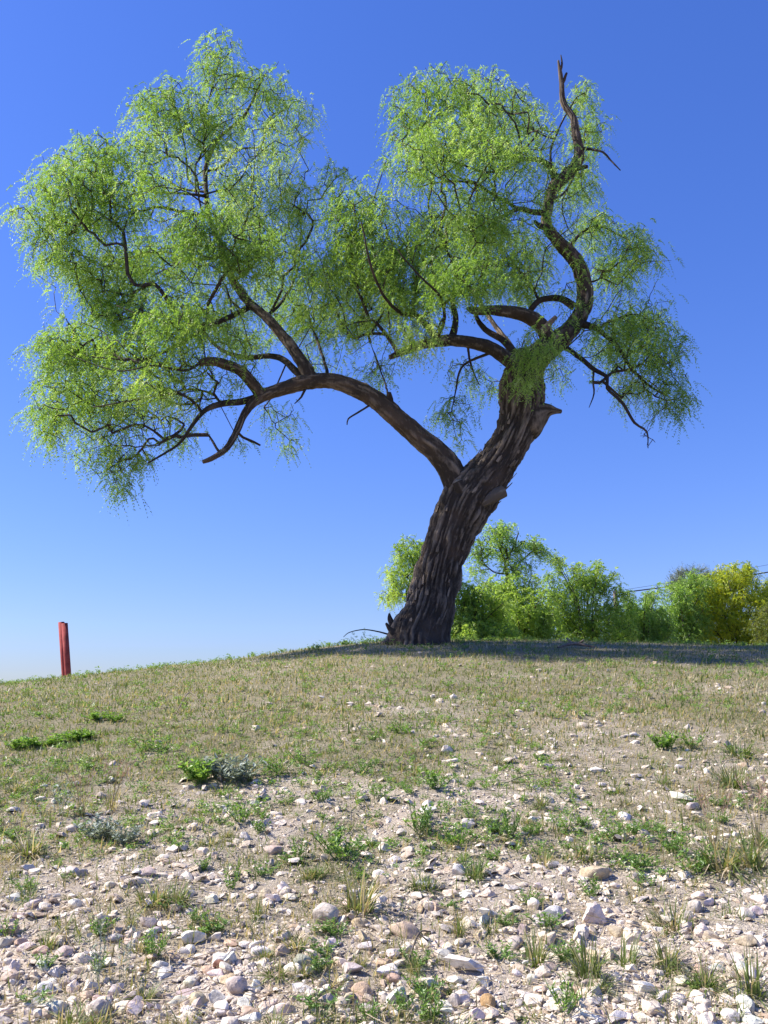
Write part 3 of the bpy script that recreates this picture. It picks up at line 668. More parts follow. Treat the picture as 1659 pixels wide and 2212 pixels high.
back_tree("bush", "low rounded light green bush touching right edge of the big trunk", "bush", 1015, 17,
    [(1020, 1285, 36, 30, 0), (1000, 1335, 28, 36, -.2), (1050, 1320, 36, 40, .2), (1040, 1368, 48, 18, -.3), (985, 1365, 22, 20, -.3)], 420, M["leaf_bush"], group=G_B, seed=3)
back_tree("bush", "dense light green bush under the tall slim tree", "bush", 1120, 19,
    [(1080, 1290, 34, 32, 0), (1125, 1280, 36, 32, .3), (1150, 1320, 44, 40, -.2), (1100, 1345, 44, 32, -.4), (1170, 1360, 40, 24, 0)], 480, M["leaf_bush"], group=G_B, seed=4)
back_tree("bush", "wide bright green bush with a small sprig poking above its left end", "bush", 1265, 21,
    [(1208, 1222, 12, 16, 0, .9), (1228, 1268, 42, 34, 0), (1270, 1250, 34, 28, .3), (1303, 1262, 34, 26, .4), (1250, 1320, 56, 38, -.3), (1325, 1310, 34, 38, .3), (1290, 1362, 62, 22, -.3), (1215, 1330, 34, 44, 0)], 640, M["leaf_bush"], group=G_B, seed=5)
back_tree("bush", "smaller mid green bush between the wide bright bush and yellow tree", "bush", 1385, 22,
    [(1412, 1284, 13, 10, 0), (1390, 1316, 28, 18, .2), (1365, 1342, 34, 32, -.2), (1410, 1345, 40, 32, .2), (1385, 1372, 46, 16, 0)], 420, M["leaf_mid"], group=G_B, seed=6)
back_tree("bush", "feathery mid green bush against left side of the yellow tree", "bush", 1470, 24,
    [(1470, 1292, 34, 30, 0), (1450, 1335, 34, 34, 0), (1490, 1340, 36, 36, .2), (1465, 1372, 48, 16, 0), (1495, 1270, 30, 24, .3)], 440, M["leaf_mid"], group=G_B, seed=7)
back_tree("flowering_tree", "broad tree covered in yellow blossom at right edge of the picture", "tree", 1590, 25,
    [(1508, 1318, 26, 40, -.2), (1540, 1265, 42, 30, 0), (1590, 1252, 40, 26, .2), (1530, 1310, 38, 36, -.3), (1585, 1305, 48, 40, -.2), (1640, 1290, 40, 34, .3), (1545, 1360, 40, 28, -.3), (1610, 1360, 54, 28, 0), (1670, 1320, 34, 50, .5)], 1150, M["leaf_yellow"], group=G_B, seed=8, leaves=4.6, leaf=(0.15, 7, 0.05, 0.018), rndk=(.5, .26))
back_tree("willow_tree", "grey green tree standing farther back behind the yellow tree", "tree", 1500, 44,
    [(1500, 1245, 42, 20, 0), (1465, 1265, 28, 28, 0), (1550, 1255, 40, 24, 0), (1500, 1290, 60, 26, 0), (1600, 1250, 30, 18, 0)], 420, M["leaf_grey"], leaf=(0.3, 7, 0.11, 0.022), group=G_B, seed=9, tip=.008, droop=-.5)
back_tree("bush", "dark olive bush cut off by right edge beside the yellow tree", "bush", 1700, 23,
    [(1672, 1345, 36, 45, 0), (1720, 1330, 50, 55, 0)], 260, M["leaf_dark"], group=G_B, seed=10)

# overhead cable and thin wire, with the pole they hang from
YP = 36.0
pb = at(1335, 1392, YP); pt = at(1335, 1277, YP); pz = float(H(pb[0], YP))
pole = empty("utility_pole", (pb[0], YP, pz)); tag(pole, "thin wooden pole carrying the black cable, mostly hidden by bushes", "pole")
V, f3, f4, A = sweep(np.array([[0, 0, -.3, .11], [0, 0, (pt[2] - pz) * .5, .10], [0, 0, pt[2] - pz, .085]]), 10); obj("shaft", mesh_from("shaft", V, [f3, f4], M["pole"], True), pole)
V, f3, f4, A = sweep(np.array([[0, -.12, pt[2] - pz - .2, .05], [0, -.12, pt[2] - pz - .05, .055], [0, -.12, pt[2] - pz + .06, .03]]), 8); obj("insulator", mesh_from("insulator", V, [f3, f4], M["cable"], True), pole)
def cable(name, label, pts, w, Y0):
    P_ = np.array([[*at(u, v, Y0 + d), w / 2] for u, v, d in pts]); P_ = catmull(P_, .6)
    V, f3, f4, A = sweep(P_, 6); tag(obj(name, mesh_from(name, V, [f3, f4], M["cable"], True)), label, "cable")
cable("overhead_cable", "thick black overhead cable sloping up to the right above the bushes", [(1335, 1281, -.12), (1420, 1270.5, 0), (1520, 1257, 0), (1659, 1236, 0), (1900, 1192, 0), (2300, 1105, 0)], 0.055, YP)
cable("overhead_wire", "faint thin wire above the thick cable at the far right", [(1335, 1276, 2.0), (1450, 1258, 3), (1570, 1236, 4), (1659, 1220, 4), (1900, 1176, 4), (2300, 1092, 4)], 0.016, YP + 2)

# ================================================================== red pipes
def red_pipe(label, ub, vt, r, Yd, lean):
    top = at(ub[0], vt, Yd); bot = at(ub[1], 1455, Yd); bot[2] = float(H(bot[0], Yd)) - .15
    root = empty("red_pipe", (bot[0], Yd, bot[2] + .15)); tag(root, label, "pipe", "pair of red pipes on the crest")
    o0 = np.array(root.location); d = top - bot; ax = d / np.linalg.norm(d)
    n = 40; th = np.linspace(0, 2 * math.pi, n, endpoint=False); u = nrm(np.cross(ax, [0, 1, 0])); w = np.cross(ax, u)
    ring = np.cos(th)[:, None] * u + np.sin(th)[:, None] * w
    V = np.vstack([bot + ring * r, bot + d * .5 + ring * r, top + ring * r, top + ring * r * .9]) - o0
    I = np.arange(n); J = (I + 1) % n; f = np.vstack([np.stack([I + k * n, J + k * n, J + k * n + n, I + k * n + n], -1) for k in range(3)])
    tb = obj("tube", mesh_from("tube", V, f, M["red"], True), root)
    V = np.vstack([top + ring * r * .9, top - ax * .35 + ring * r * .9]) - o0
    f = np.stack([J, I, I + n, J + n], -1); cp = np.stack([I + n, J + n, np.full(n, 2 * n)], -1)
    obj("bore", mesh_from("bore", np.vstack([V, top - ax * .35 - o0]), [f, cp], M["inner"], True), tb)
red_pipe("left and slightly taller of the two red pipes on the crest", (132.5, 148), 1344, 0.046, 13.2, 0)
red_pipe("right and slightly shorter of the two red pipes on the crest", (139.5, 154.5), 1346.5, 0.046, 13.06, 0)


# ================================================================== stones
def ico(sub):
    bm = bmesh.new(); bmesh.ops.create_icosphere(bm, subdivisions=sub, radius=1); bm.verts.ensure_lookup_table()
    V = np.array([v.co[:] for v in bm.verts]); f = np.array([[v.index for v in p.verts] for p in bm.faces]); bm.free(); return V, f
ICO = {k: ico(k) for k in (1, 2, 3, 4)}
def rock_shape(sub, r, cuts=8, rough=.06, soft=0.0):
    V, f = ICO[sub]; V = V.copy()
    for k in range(cuts):
        n = nrm(r.normal(size=3)); d = r.uniform(.40, .78); e = np.maximum(V @ n - d, 0); V -= e[:, None] * n * (1 - soft)
    V *= np.array([1, r.uniform(.65, .95), r.uniform(.5, .8)])
    nn = nrm(V); o = r.uniform(0, 99)
    V += nn * (fbm(V * 1.3 + o, 2)[:, None] - .5) * (.15 + soft) + nn * (fbm(V * 5 + o, 2)[:, None] - .5) * rough * 2
    V -= V.mean(0); V /= np.abs(V[:, 0]).max()
    return V, f
rk = np.random.default_rng(5)
ROCKS = []
for i in range(22):
    V, f = rock_shape(4 if i < 8 else 3, rk, 13 if i % 3 else 6, .03, 0.0 if i % 3 else .3)
    ROCKS.append(mesh_from("stone", V, f, M["rock"], True)); ROCKS[-1].set_sharp_from_angle(angle=math.radians(26))
ROUND = [i for i in range(22) if i % 3 == 0]; ANG = [i for i in range(22) if i % 3]
WHITE = (.74, .675, .60); CREAM = (.66, .58, .48); GREY = (.50, .47, .43); TAN = (.50, .39, .29); PINK = (.50, .42, .37); OCH = (.46, .30, .15); BLUE = (.62, .60, .57); RED = (.28, .13, .09); OLIVE = (.36, .35, .28)
HAND = [ # u, v(centre), width, height, colour, kind, label
 (318, 1878, 44, 34, PINK, 'a', "square blocky pinkish tan stone above the yellow green grass clump"),
 (413, 2022, 66, 40, WHITE, 'a', "flat-topped angular white slab, largest stone at lower left"),
 (411, 2056, 27, 20, BLUE, 'r', "small smooth bluish pebble right below the flat-topped white slab"),
 (223, 1986, 34, 28, CREAM, 'a', None), (457, 1939, 42, 31, CREAM, 'a', "cream white chipped stone right of the yellow green grass clump"), (360, 1993, 46, 25, WHITE, 'a', None), (248, 2024, 42, 25, GREY, 'r', None),
 (289, 2143, 50, 34, GREY, 'a', "grey pitted stone behind the thin silvery stem weed"), (466, 2153, 50, 44, BLUE, 'a', "bluish white wedge stone near bottom edge left of centre"), (507, 2131, 52, 36, GREY, 'r', "grey rough pitted boulder lower left of the bluish wedge"),
 (476, 2087, 36, 22, RED, 'r', "reddish brown clod, the only dark red stone"), (146, 1881, 52, 24, WHITE, 'a', None), (178, 1887, 32, 20, GREY, 'a', None), (160, 1952, 34, 24, WHITE, 'r', None), (37, 1976, 32, 25, CREAM, 'r', None),
 (466, 2020, 40, 36, CREAM, 'a', None), (29, 2085, 28, 44, WHITE, 'a', None), (61, 2180, 50, 38, WHITE, 'a', "rounded white stone at the lower left corner"), (374, 1833, 25, 20, CREAM, 'a', None), (435, 1837, 42, 17, CREAM, 'a', None),
 (415, 1787, 21, 20, CREAM, 'r', None), (286, 2041, 30, 25, GREY, 'a', None), (231, 2082, 30, 20, WHITE, 'a', None), (408, 2127, 27, 20, CREAM, 'r', None), (500, 2035, 40, 28, TAN, 'a', None), (194, 1908, 30, 18, WHITE, 'a', None), (238, 1913, 26, 22, CREAM, 'r', None),
 (706, 1976, 62, 50, PINK, 'r', "smooth rounded pinkish grey cobble left of a grass tuft"), (653, 2078, 44, 38, OLIVE, 'r', "dark olive grey stone half covered by grass blades"), (648, 2129, 58, 34, BLUE, 'a', "bluish white humped stone below the dark olive stone"),
 (759, 2085, 58, 50, GREY, 'a', "upright grey white angular stone at lower centre"), (840, 2093, 66, 36, WHITE, 'a', "low white wedge stone left of the largest pitted block"), (789, 2041, 38, 32, WHITE, 'a', None),
 (1004, 2075, 104, 50, WHITE, 'a', "largest stone of all, long pitted white block at lower centre"), (927, 2126, 58, 42, WHITE, 'a', "white sloping stone in front of the largest pitted block"), (861, 2150, 62, 46, BLUE, 'a', "pale tilted slab near the bottom edge at centre"),
 (874, 2000, 78, 56, TAN, 'r', "big tan earth-crusted clod at lower centre"), (1055, 1966, 46, 32, BLUE, 'a', "bluish white lumpy stone left of a pair of pale stones"), (990, 1878, 38, 31, WHITE, 'a', None), (830, 1827, 31, 27, WHITE, 'a', None), (852, 1855, 30, 27, BLUE, 'a', "blue grey chipped stone under the dense green weed"),
 (815, 1891, 31, 27, WHITE, 'a', None), (1056, 2163, 36, 28, OCH, 'r', "ochre stained rounded stone near bottom centre"), (1061, 2184, 36, 28, WHITE, 'r', None), (981, 2163, 34, 38, CREAM, 'a', None), (851, 2117, 36, 22, TAN, 'r', "small tan brown stone behind the white sloping stone"), (742, 2119, 31, 20, CREAM, 'r', None),
 (1010, 1777, 40, 28, WHITE, 'a', None), (1055, 1791, 28, 24, CREAM, 'a', None), (590, 1835, 46, 18, PINK, 'r', None), (572, 1925, 32, 36, TAN, 'r', "tan upright stone left of the smooth pinkish cobble"), (995, 2031, 34, 26, CREAM, 'a', None), (708, 2156, 50, 44, PINK, 'r', None),
 (1285, 1883, 66, 42, TAN, 'r', "large smooth tan wedge-shaped stone right of centre"), (1284, 1973, 68, 62, WHITE, 'a', "tall chalky white block with a dark pitted lower face"), (1195, 1969, 56, 34, BLUE, 'a', "long lumpy grey white stone left of the chalky block"), (1163, 1912, 28, 25, WHITE, 'r', None),
 (1392, 2129, 56, 38, WHITE, 'a', "striated white stone amid grass at lower right"), (1330, 2199, 56, 26, WHITE, 'a', "flat striated white stone touching the bottom edge at right"), (1518, 2180, 32, 25, WHITE, 'a', None), (1612, 2030, 46, 28, TAN, 'r', "tan grey rounded stone near the right edge"), (1350, 1764, 30, 22, WHITE, 'r', None),
 (1304, 1794, 25, 18, WHITE, 'a', None), (1330, 1913, 28, 21, WHITE, 'r', None), (1103, 1966, 22, 22, CREAM, 'r', None), (1234, 1932, 21, 25, WHITE, 'a', None), (1233, 1813, 28, 24, WHITE, 'a', None), (1153, 1952, 28, 24, WHITE, 'r', None), (1108, 1914, 48, 26, GREY, 'a', None), (1173, 2099, 38, 32, WHITE, 'r', None), (1150, 2120, 25, 25, WHITE, 'r', None),
 (1117, 2104, 25, 22, WHITE, 'r', None), (1503, 1963, 34, 28, GREY, 'r', None), (1508, 1932, 31, 21, CREAM, 'r', None), (1625, 2204, 50, 22, WHITE, 'a', None),
 (1183, 1651, 34, 24, WHITE, 'a', "white angular stone alone on gravel in the middle distance"), (979, 1642, 32, 18, WHITE, 'r', "pale stone resting against another above the green weeds"), (982, 1653, 24, 14, CREAM, 'r', None), (1288, 1660, 36, 22, WHITE, 'a', None), (1300, 1693, 27, 15, WHITE, 'r', None), (1468, 1716, 62, 30, WHITE, 'a', "wide white boulder on the right, largest in the middle distance"), (1492, 1741, 48, 22, CREAM, 'a', "cream slab just below the wide white boulder"),
 (922, 1747, 46, 20, WHITE, 'a', None), (1009, 1774, 40, 24, WHITE, 'a', None), (1348, 1759, 36, 20, WHITE, 'r', None), (1303, 1792, 26, 16, WHITE, 'r', None), (1108, 1567, 22, 12, CREAM, 'a', None), (889, 1579, 16, 13, WHITE, 'r', None), (1651, 1519, 14, 9, WHITE, 'r', "small white stone at the right edge high on the slope"),
 (244, 1648, 18, 16, CREAM, 'a', None), (240, 1684, 18, 14, WHITE, 'a', None), (86, 1722, 26, 22, WHITE, 'a', None), (260, 1732, 25, 16, WHITE, 'a', None), (480, 1742, 31, 22, WHITE, 'a', None), (550, 1734, 22, 16, WHITE, 'r', None), (416, 1784, 26, 20, WHITE, 'r', None),
 (165, 1690, 26, 16, GREY, 'a', None), (95, 1695, 18, 12, WHITE, 'r', None), (1150, 1768, 26, 16, WHITE, 'a', None), (1172, 2020, 30, 20, CREAM, 'a', None),
]
stones = []                               # (object, u, v, width px, colour name)
taken = []                                # (x, y, r) of placed stones
CN = {WHITE: "white", CREAM: "cream", GREY: "grey", TAN: "tan", PINK: "pinkish", OCH: "ochre", BLUE: "bluish white", RED: "reddish", OLIVE: "olive grey"}
def put_stone(x, y, sx, sz, color, rot, which, sink=.3):
    o = obj("stone", ROCKS[which])
    z = float(H(x, y)); o.location = (x, y, z + sz * (1 - 2 * sink) * .8)
    o.scale = (sx, sx * float(rk.uniform(.75, 1.0)), sz * 1.45)
    o.rotation_euler = (float(rk.normal() * .12), float(rk.normal() * .15), rot)
    o.color = (*[c * float(rk.uniform(.94, 1.06)) for c in color], 1)
    taken.append((x, y, sx)); return o
LAND = []                                 # things that other labels refer to: (u, v, phrase)
for u, v, w, h, c, kd, lab in HAND:
    g = on_ground(u, v + h * .35); fd = fdist(g)
    sx = .5 * w / F * fd; sz = .5 * h / F * fd
    k = ROUND[rk.integers(len(ROUND))] if kd == 'r' else ANG[rk.integers(len(ANG))]
    o = put_stone(g[0], g[1], sx, sz, c, float(rk.uniform(-.5, .5) + (math.pi if rk.random() < .5 else 0)), k, .30)
    stones.append((o, u, v, w, CN[c], lab))
LANDTXT = {318: "square pinkish block", 413: "flat-topped white slab", 476: "reddish brown clod", 706: "smooth pinkish cobble", 653: "dark olive stone", 1004: "largest pitted block", 874: "big tan clod",
           1285: "tan wedge stone", 1284: "chalky white block", 1392: "striated white stone", 1612: "tan stone near right edge", 1468: "wide white boulder", 1183: "lone mid-slope white stone", 61: "corner white stone", 1056: "ochre stained stone"}
for (u, v, w, h, c, kd, lab) in HAND:
    if lab and u in LANDTXT: LAND.append((u, v, LANDTXT[u]))
LAND += [(480, 1672, "silvery green weed clump"), (1430, 1608, "bright green lacy weed"), (345, 1935, "yellow green grass clump"), (905, 1385, "big tree trunk"), (140, 1450, "red pipes"), (120, 1595, "bright weed patch at left")]

# vegetation density over the slope (0 bare gravel .. 1 turf)
def fan(r, y, k, m):
    """x over the strip the view takes in, thinning out to both sides of it"""
    w = y * k + m; x = r.uniform(-1, 1, len(y)) * w; far = r.uniform(0, 1, len(y)) < .15
    return np.where(far, np.sign(x) * (w + 1.7 * r.uniform(0, 1, len(y))), x)
def veg(x, y):
    g = np.stack([x, y, H(x, y)], -1); u, v = project(g)
    base_ = np.interp(v, [1380, 1480, 1560, 1640, 1720, 1800, 2000, 2250], [1.0, 1.0, .92, .80, .66, .52, .40, .36])
    base_ = base_ + .22 * np.clip((620 - u) / 500, 0, 1) * np.clip((1780 - v) / 120, 0, 1) - .09 * np.clip((u - 850) / 400, 0, 1) * np.clip((v - 1500) / 100, 0, 1)
    n = n2(x, y, 1.5, 2.2, 3) - .5; nb = n2(x, y, 5.0, 9.7, 2) - .5
    nc = n2(x, y, 16.0, 5.1, 2) - .5
    return np.clip(base_ + 2.0 * n * (1.05 - base_ * .6) + .7 * nb + .5 * nc, 0, 1)

tag(obj("ground", mesh_from("ground", GROUND[0], GROUND[1], M["ground"], True, {"humus": np.where(np.abs(GROUND[0][..., 1] - 7) < 30, veg(GROUND[0][..., 0], np.maximum(GROUND[0][..., 1], 1.0)), 1.0)})), kind="structure")
# loose gravel: individual stones where they are largest, one mass elsewhere
gr = np.random.default_rng(21)
N = 128000
yy = 1.25 / (1 - gr.uniform(0, 1, N) * (1 - 1.25 / 10.5)); xx = fan(gr, yy, .50, .35)
rad = 0.0036 * (1 - gr.uniform(0, 1, N)) ** (-1 / 2.15); rad = np.minimum(rad, .024) * (0.8 + .10 * yy)
rad = np.minimum(rad, .032)
vg = veg(xx, yy)
keep = gr.uniform(0, 1, N) > np.clip(vg * 1.2 - .2, 0, .98)
tk = np.array(taken)
for x, y, r in taken:
    keep &= ((xx - x) ** 2 + ((yy - y)) ** 2) > (r * .95) ** 2
xx, yy, rad = xx[keep], yy[keep], rad[keep]
gz = H(xx, yy); uu, vv = project(np.stack([xx, yy, gz], -1))
inside = (uu > 4) & (uu < IW - 4) & (vv < IH - 6)
score = np.where(inside, rad / yy, 0); top = np.argsort(-score)[:300 - len(HAND)]
PAL = [WHITE, WHITE, CREAM, CREAM, GREY, BLUE, TAN, PINK]
for i in top:
    c = PAL[gr.integers(len(PAL))]
    o = put_stone(float(xx[i]), float(yy[i]), float(rad[i]), float(rad[i] * gr.uniform(.5, .75)), c, float(gr.uniform(0, 6.28)), int(gr.integers(8, 22)), .36)
    stones.append((o, float(uu[i]), float(vv[i]), float(2 * rad[i] / yy[i] * F), CN[c], None))
rest = np.ones(len(xx), bool); rest[top] = False
xx, yy, rad, gz = xx[rest], yy[rest], rad[rest], gz[rest]
gg = Geo()
pxr = rad / yy * 852
def octa():
    V = np.array([[1, 0, 0], [-1, 0, 0], [0, 1, 0], [0, -1, 0], [0, 0, 1], [0, 0, -1.0]]) * gr.uniform(.6, 1.1, (6, 1)) + gr.normal(size=(6, 3)) * .15
    return V * [1.1, .95, .75], np.array([[0, 2, 4], [2, 1, 4], [1, 3, 4], [3, 0, 4], [2, 0, 5], [1, 2, 5], [3, 1, 5], [0, 3, 5]])
shapes = {0: [octa() for _ in range(14)], 1: [rock_shape(1, gr, 4, .1, 0) for _ in range(14)], 2: [rock_shape(2, gr, 9, .03, 0) for _ in range(20)], 3: [rock_shape(3, gr, 11, .03, 0) for _ in range(12)]}
lev = np.where(pxr > 13.0, 3, np.where(pxr > 5.5, 2, np.where(pxr > 2.8, 1, 0))); print("gravel", len(xx), [(k, int((lev == k).sum())) for k in (0, 1, 2, 3)])
def drop_under(S):
    V, f = S; n = nrm(np.cross(V[f[:, 1]] - V[f[:, 0]], V[f[:, 2]] - V[f[:, 0]])); sg = np.sign((n * V[f].mean(1)).sum(1)).mean()
    return V, f[n[:, 2] * (1 if sg >= 0 else -1) > -.5]      # faces that lie buried in the soil
shapes = {k: [drop_under(S) for S in v] for k, v in shapes.items()}
for L_ in (0, 1, 2, 3):
    sel = np.where(lev == L_)[0]; pick = gr.integers(0, len(shapes[L_]), len(sel))
    for s_ in range(len(shapes[L_])):
        ids = sel[pick == s_]
        if not len(ids): continue
        V0, f0 = shapes[L_][s_]; K = len(ids)
        a = gr.uniform(0, 6.28, K); b_ = gr.normal(size=K) * .35; sc = np.stack([rad[ids], rad[ids] * gr.uniform(.7, 1, K), rad[ids] * gr.uniform(.55, 1.05, K)], -1)
        V = V0[None] * sc[:, None]
        cb, sb = np.cos(b_)[:, None], np.sin(b_)[:, None]; x1 = V[..., 0] * cb + V[..., 2] * sb; z1 = -V[..., 0] * sb + V[..., 2] * cb
        ca, sa = np.cos(a)[:, None], np.sin(a)[:, None]; x2 = x1 * ca - V[..., 1] * sa; y2 = x1 * sa + V[..., 1] * ca
        V = np.stack([x2 + xx[ids][:, None], y2 + yy[ids][:, None], z1 + (gz[ids] + rad[ids] * gr.uniform(-.35, .25, K))[:, None]], -1)
        f = (f0[None] + (np.arange(K) * len(V0))[:, None, None]).reshape(-1, 3)
        gg.add(V.reshape(-1, 3), f3=f, rnd=np.repeat(np.clip(gr.beta(2.2, 1.6, K), 0, 1), len(V0)))
gme = gg.mesh("gravel", M["gravel"], True); gme.set_sharp_from_angle(angle=math.radians(28))
tag(obj("gravel", gme), "loose pale limestone gravel covering the slope", "gravel", kind="stuff")


# ================================================================== grasses and weeds
def blades(K, r, h, spread, lean, width, segs=3, dry=.3, flat=0.0):
    """K grass blades round the origin -> V, faces, rnd"""
    a = r.uniform(0, 6.28, K); rr = spread * np.sqrt(r.uniform(0, 1, K)) * .45
    root = np.stack([np.cos(a) * rr, np.sin(a) * rr, np.full(K, -.004)], -1)
    a2 = a + r.normal(size=K) * .7; le = np.abs(r.normal(size=K)) * lean + .08 + flat
    hh = h * r.uniform(.45, 1.1, K)
    out = np.stack([np.cos(a2), np.sin(a2), np.zeros(K)], -1)
    side = np.stack([-np.sin(a2 + r.normal(size=K) * .6), np.cos(a2), np.zeros(K)], -1)
    Vs = []
    for s in range(segs + 1):
        t = s / segs; ang = le * (0.35 + t * 1.0)
        c = root + out * (hh * t * np.sin(np.clip(ang, 0, 2.0)))[:, None] + np.array([0, 0, 1.0]) * (hh * t * np.cos(np.clip(ang, 0, 1.65)))[:, None]
        w = width * (1 - t ** 1.6) * .5
        if s < segs: Vs += [c - side * w, c + side * w]
        else: Vs += [c]
    nv = 2 * segs + 1; V = np.stack(Vs, 1)
    f3 = []; 
    for s in range(segs - 1):
        q = [2 * s, 2 * s + 1, 2 * s + 3, 2 * s + 2]; f3 += [[q[0], q[1], q[2]], [q[0], q[2], q[3]]]
    f3 += [[2 * segs - 2, 2 * segs - 1, 2 * segs]]
    f = (np.array(f3)[None] + (np.arange(K) * nv)[:, None, None]).reshape(-1, 3)
    isd = r.uniform(0, 1, K) < dry
    rn = np.where(isd, r.uniform(.55, 1, K), r.uniform(0, .45, K))
    return V.reshape(-1, 3), f, np.repeat(rn, nv)

def weed_geo(r, stems, h, spread, leaf_l, leaf_w, per, upright=.4):
    """broad-leaved weed: leafy stems"""
    g = Geo()
    for s in range(stems):
        a = r.uniform(0, 6.28); le = r.uniform(.1, 1.25) * (1.3 - upright); hh = h * r.uniform(.55, 1.1)
        root = np.array([math.cos(a), math.sin(a), 0]) * spread * .25 * r.uniform(0, 1)
        t = np.linspace(0, 1, 6); o = np.array([math.cos(a), math.sin(a), 0])
        C = root + o * (t * spread * .5 * np.sin(le))[:, None] * 2 * .9 + np.array([0, 0, 1.0]) * (hh * t * np.cos(le * .8) + .002)[:, None] + r.normal(size=(6, 3)) * h * .02
        V, f = prisms(C[:-1], C[1:], np.full(5, .0014), np.full(5, .001), 3); g.add(V, f4=f, rnd=.25)
        n = per; tt = np.sort(r.uniform(.15, 1, n)); P_ = np.stack([np.interp(tt, t, C[:, k]) for k in range(3)], -1)
        an = r.uniform(0, 6.28, n); d = nrm(np.stack([np.cos(an), np.sin(an), r.uniform(.1, 1.0, n)], -1) + o * .2)
        ll = leaf_l * r.uniform(.6, 1.15, n); sd_ = nrm(np.cross(d, [0, 0, 1.0]) + r.normal(size=(n, 3)) * .25)
        w = leaf_w * r.uniform(.7, 1.1, n); up = np.cross(sd_, d)
        q = np.stack([P_, P_ + d * (ll * .4)[:, None] + sd_ * (w * .5)[:, None] + up * (w * .15)[:, None], P_ + d * ll[:, None] - up * (w * .2)[:, None], P_ + d * (ll * .4)[:, None] - sd_ * (w * .5)[:, None] + up * (w * .15)[:, None]], 1)
        b = np.arange(n)[:, None, None] * 4; f3 = (np.array([[0, 1, 2], [0, 2, 3]])[None] + b).reshape(-1, 3)
        g.add(q.reshape(-1, 3), f3=f3, rnd=np.repeat(r.uniform(0, 1, n), 4))
    return g

gw = np.random.default_rng(33)
TUFT = []
for i in range(12):
    V, f, rn = blades(int(gw.integers(80, 140)), gw, .11, .06, 1.2 if i % 2 else 1.6, .004, 3, [.1, .2, .4][i % 3]); TUFT.append(mesh_from("grass_tuft", V, f, M["grass"], False, {"rnd": rn}))
WEED = [weed_geo(gw, int(gw.integers(9, 16)), .075, .085, .019, .0085, 12).mesh("weed", M["weed"]) for _ in range(7)]
WBR = [weed_geo(gw, int(gw.integers(20, 30)), .075, .12, .022, .012, 18, .5).mesh("weed", M["weed_bright"]) for _ in range(3)]
WSI = [weed_geo(gw, int(gw.integers(18, 26)), .085, .11, .024, .010, 18, .6).mesh("weed", M["weed_silver"]) for _ in range(3)]
WST = [weed_geo(gw, 5, .14, .09, .026, .010, 11, .85).mesh("weed", M["weed_silver"]) for _ in range(2)]
def seed_grass(r):
    V, f, rn = blades(40, r, .10, .05, .7, .003, 3, .6); g = Geo(); g.add(V, f3=f, rnd=rn); hd = Geo()
    for k in range(8):
        a = r.uniform(0, 6.28); le = r.uniform(.1, .5); h = r.uniform(.13, .2); o = np.array([math.cos(a) * math.sin(le), math.sin(a) * math.sin(le), math.cos(le)])
        P0 = o * 0.0; P1 = o * h * .65 ; P2 = o * h + np.array([math.cos(a), math.sin(a), -.2]) * .015
        V, f = prisms(np.array([P0, P1]), np.array([P1, P2]), np.array([.0012, .001]), np.array([.001, .0007]), 3); g.add(V, f4=f, rnd=.7)
        for j in range(16):
            t = j / 15; c = P1 * (1 - t) + P2 * t; d = nrm(o + r.normal(size=3) * .7); s = nrm(np.cross(d, r.normal(size=3)))
            hd.add([c, c + d * .007 + s * .0015, c + d * .014, c + d * .007 - s * .0015], f4=[[0, 1, 2, 3]], rnd=r.uniform())
    return g.mesh("blades", M["grass"]), hd.mesh("seed_heads", M["seed"])
SEED = [seed_grass(gw) for _ in range(2)]

plants = []
def put_plant(kind, u, v, w_px, h_px, label=None, rot=None):
    g = on_ground(u, v + h_px * .35); fd = fdist(g); wm = w_px / F * fd; hm = h_px / F * fd
    if kind == 'g': hm *= .82; wm *= 1.15
    if kind == 'g': me = TUFT[gw.integers(len(TUFT))]; nat = (.13, .085); nm = "grass_tuft"
    elif kind == 'w': me = WEED[gw.integers(len(WEED))]; nat = (.11, .075); nm = "weed"
    elif kind == 'b': me = WBR[gw.integers(len(WBR))]; nat = (.15, .075); nm = "weed"
    elif kind == 's': me = WSI[gw.integers(len(WSI))]; nat = (.14, .085); nm = "weed"
    elif kind == 't': me = WST[gw.integers(len(WST))]; nat = (.12, .14); nm = "weed"
    elif kind == 'p':
        nat = (.15, .15); nm = "seeding_grass"
    sx, sz = wm / nat[0], hm / nat[1] * 1.1
    if kind == 'p':
        o = empty(nm, g); k = SEED[gw.integers(2)]; obj("blades", k[0], o); tag(obj("seed_heads", k[1], o), kind="stuff")
    else: o = obj(nm, me)
    o.location = (g[0], g[1], g[2] - .003); o.scale = (sx, sx, sz); o.rotation_euler = (0, 0, float(gw.uniform(0, 6.28)))
    plants.append([o, u, v, kind, label]); return o
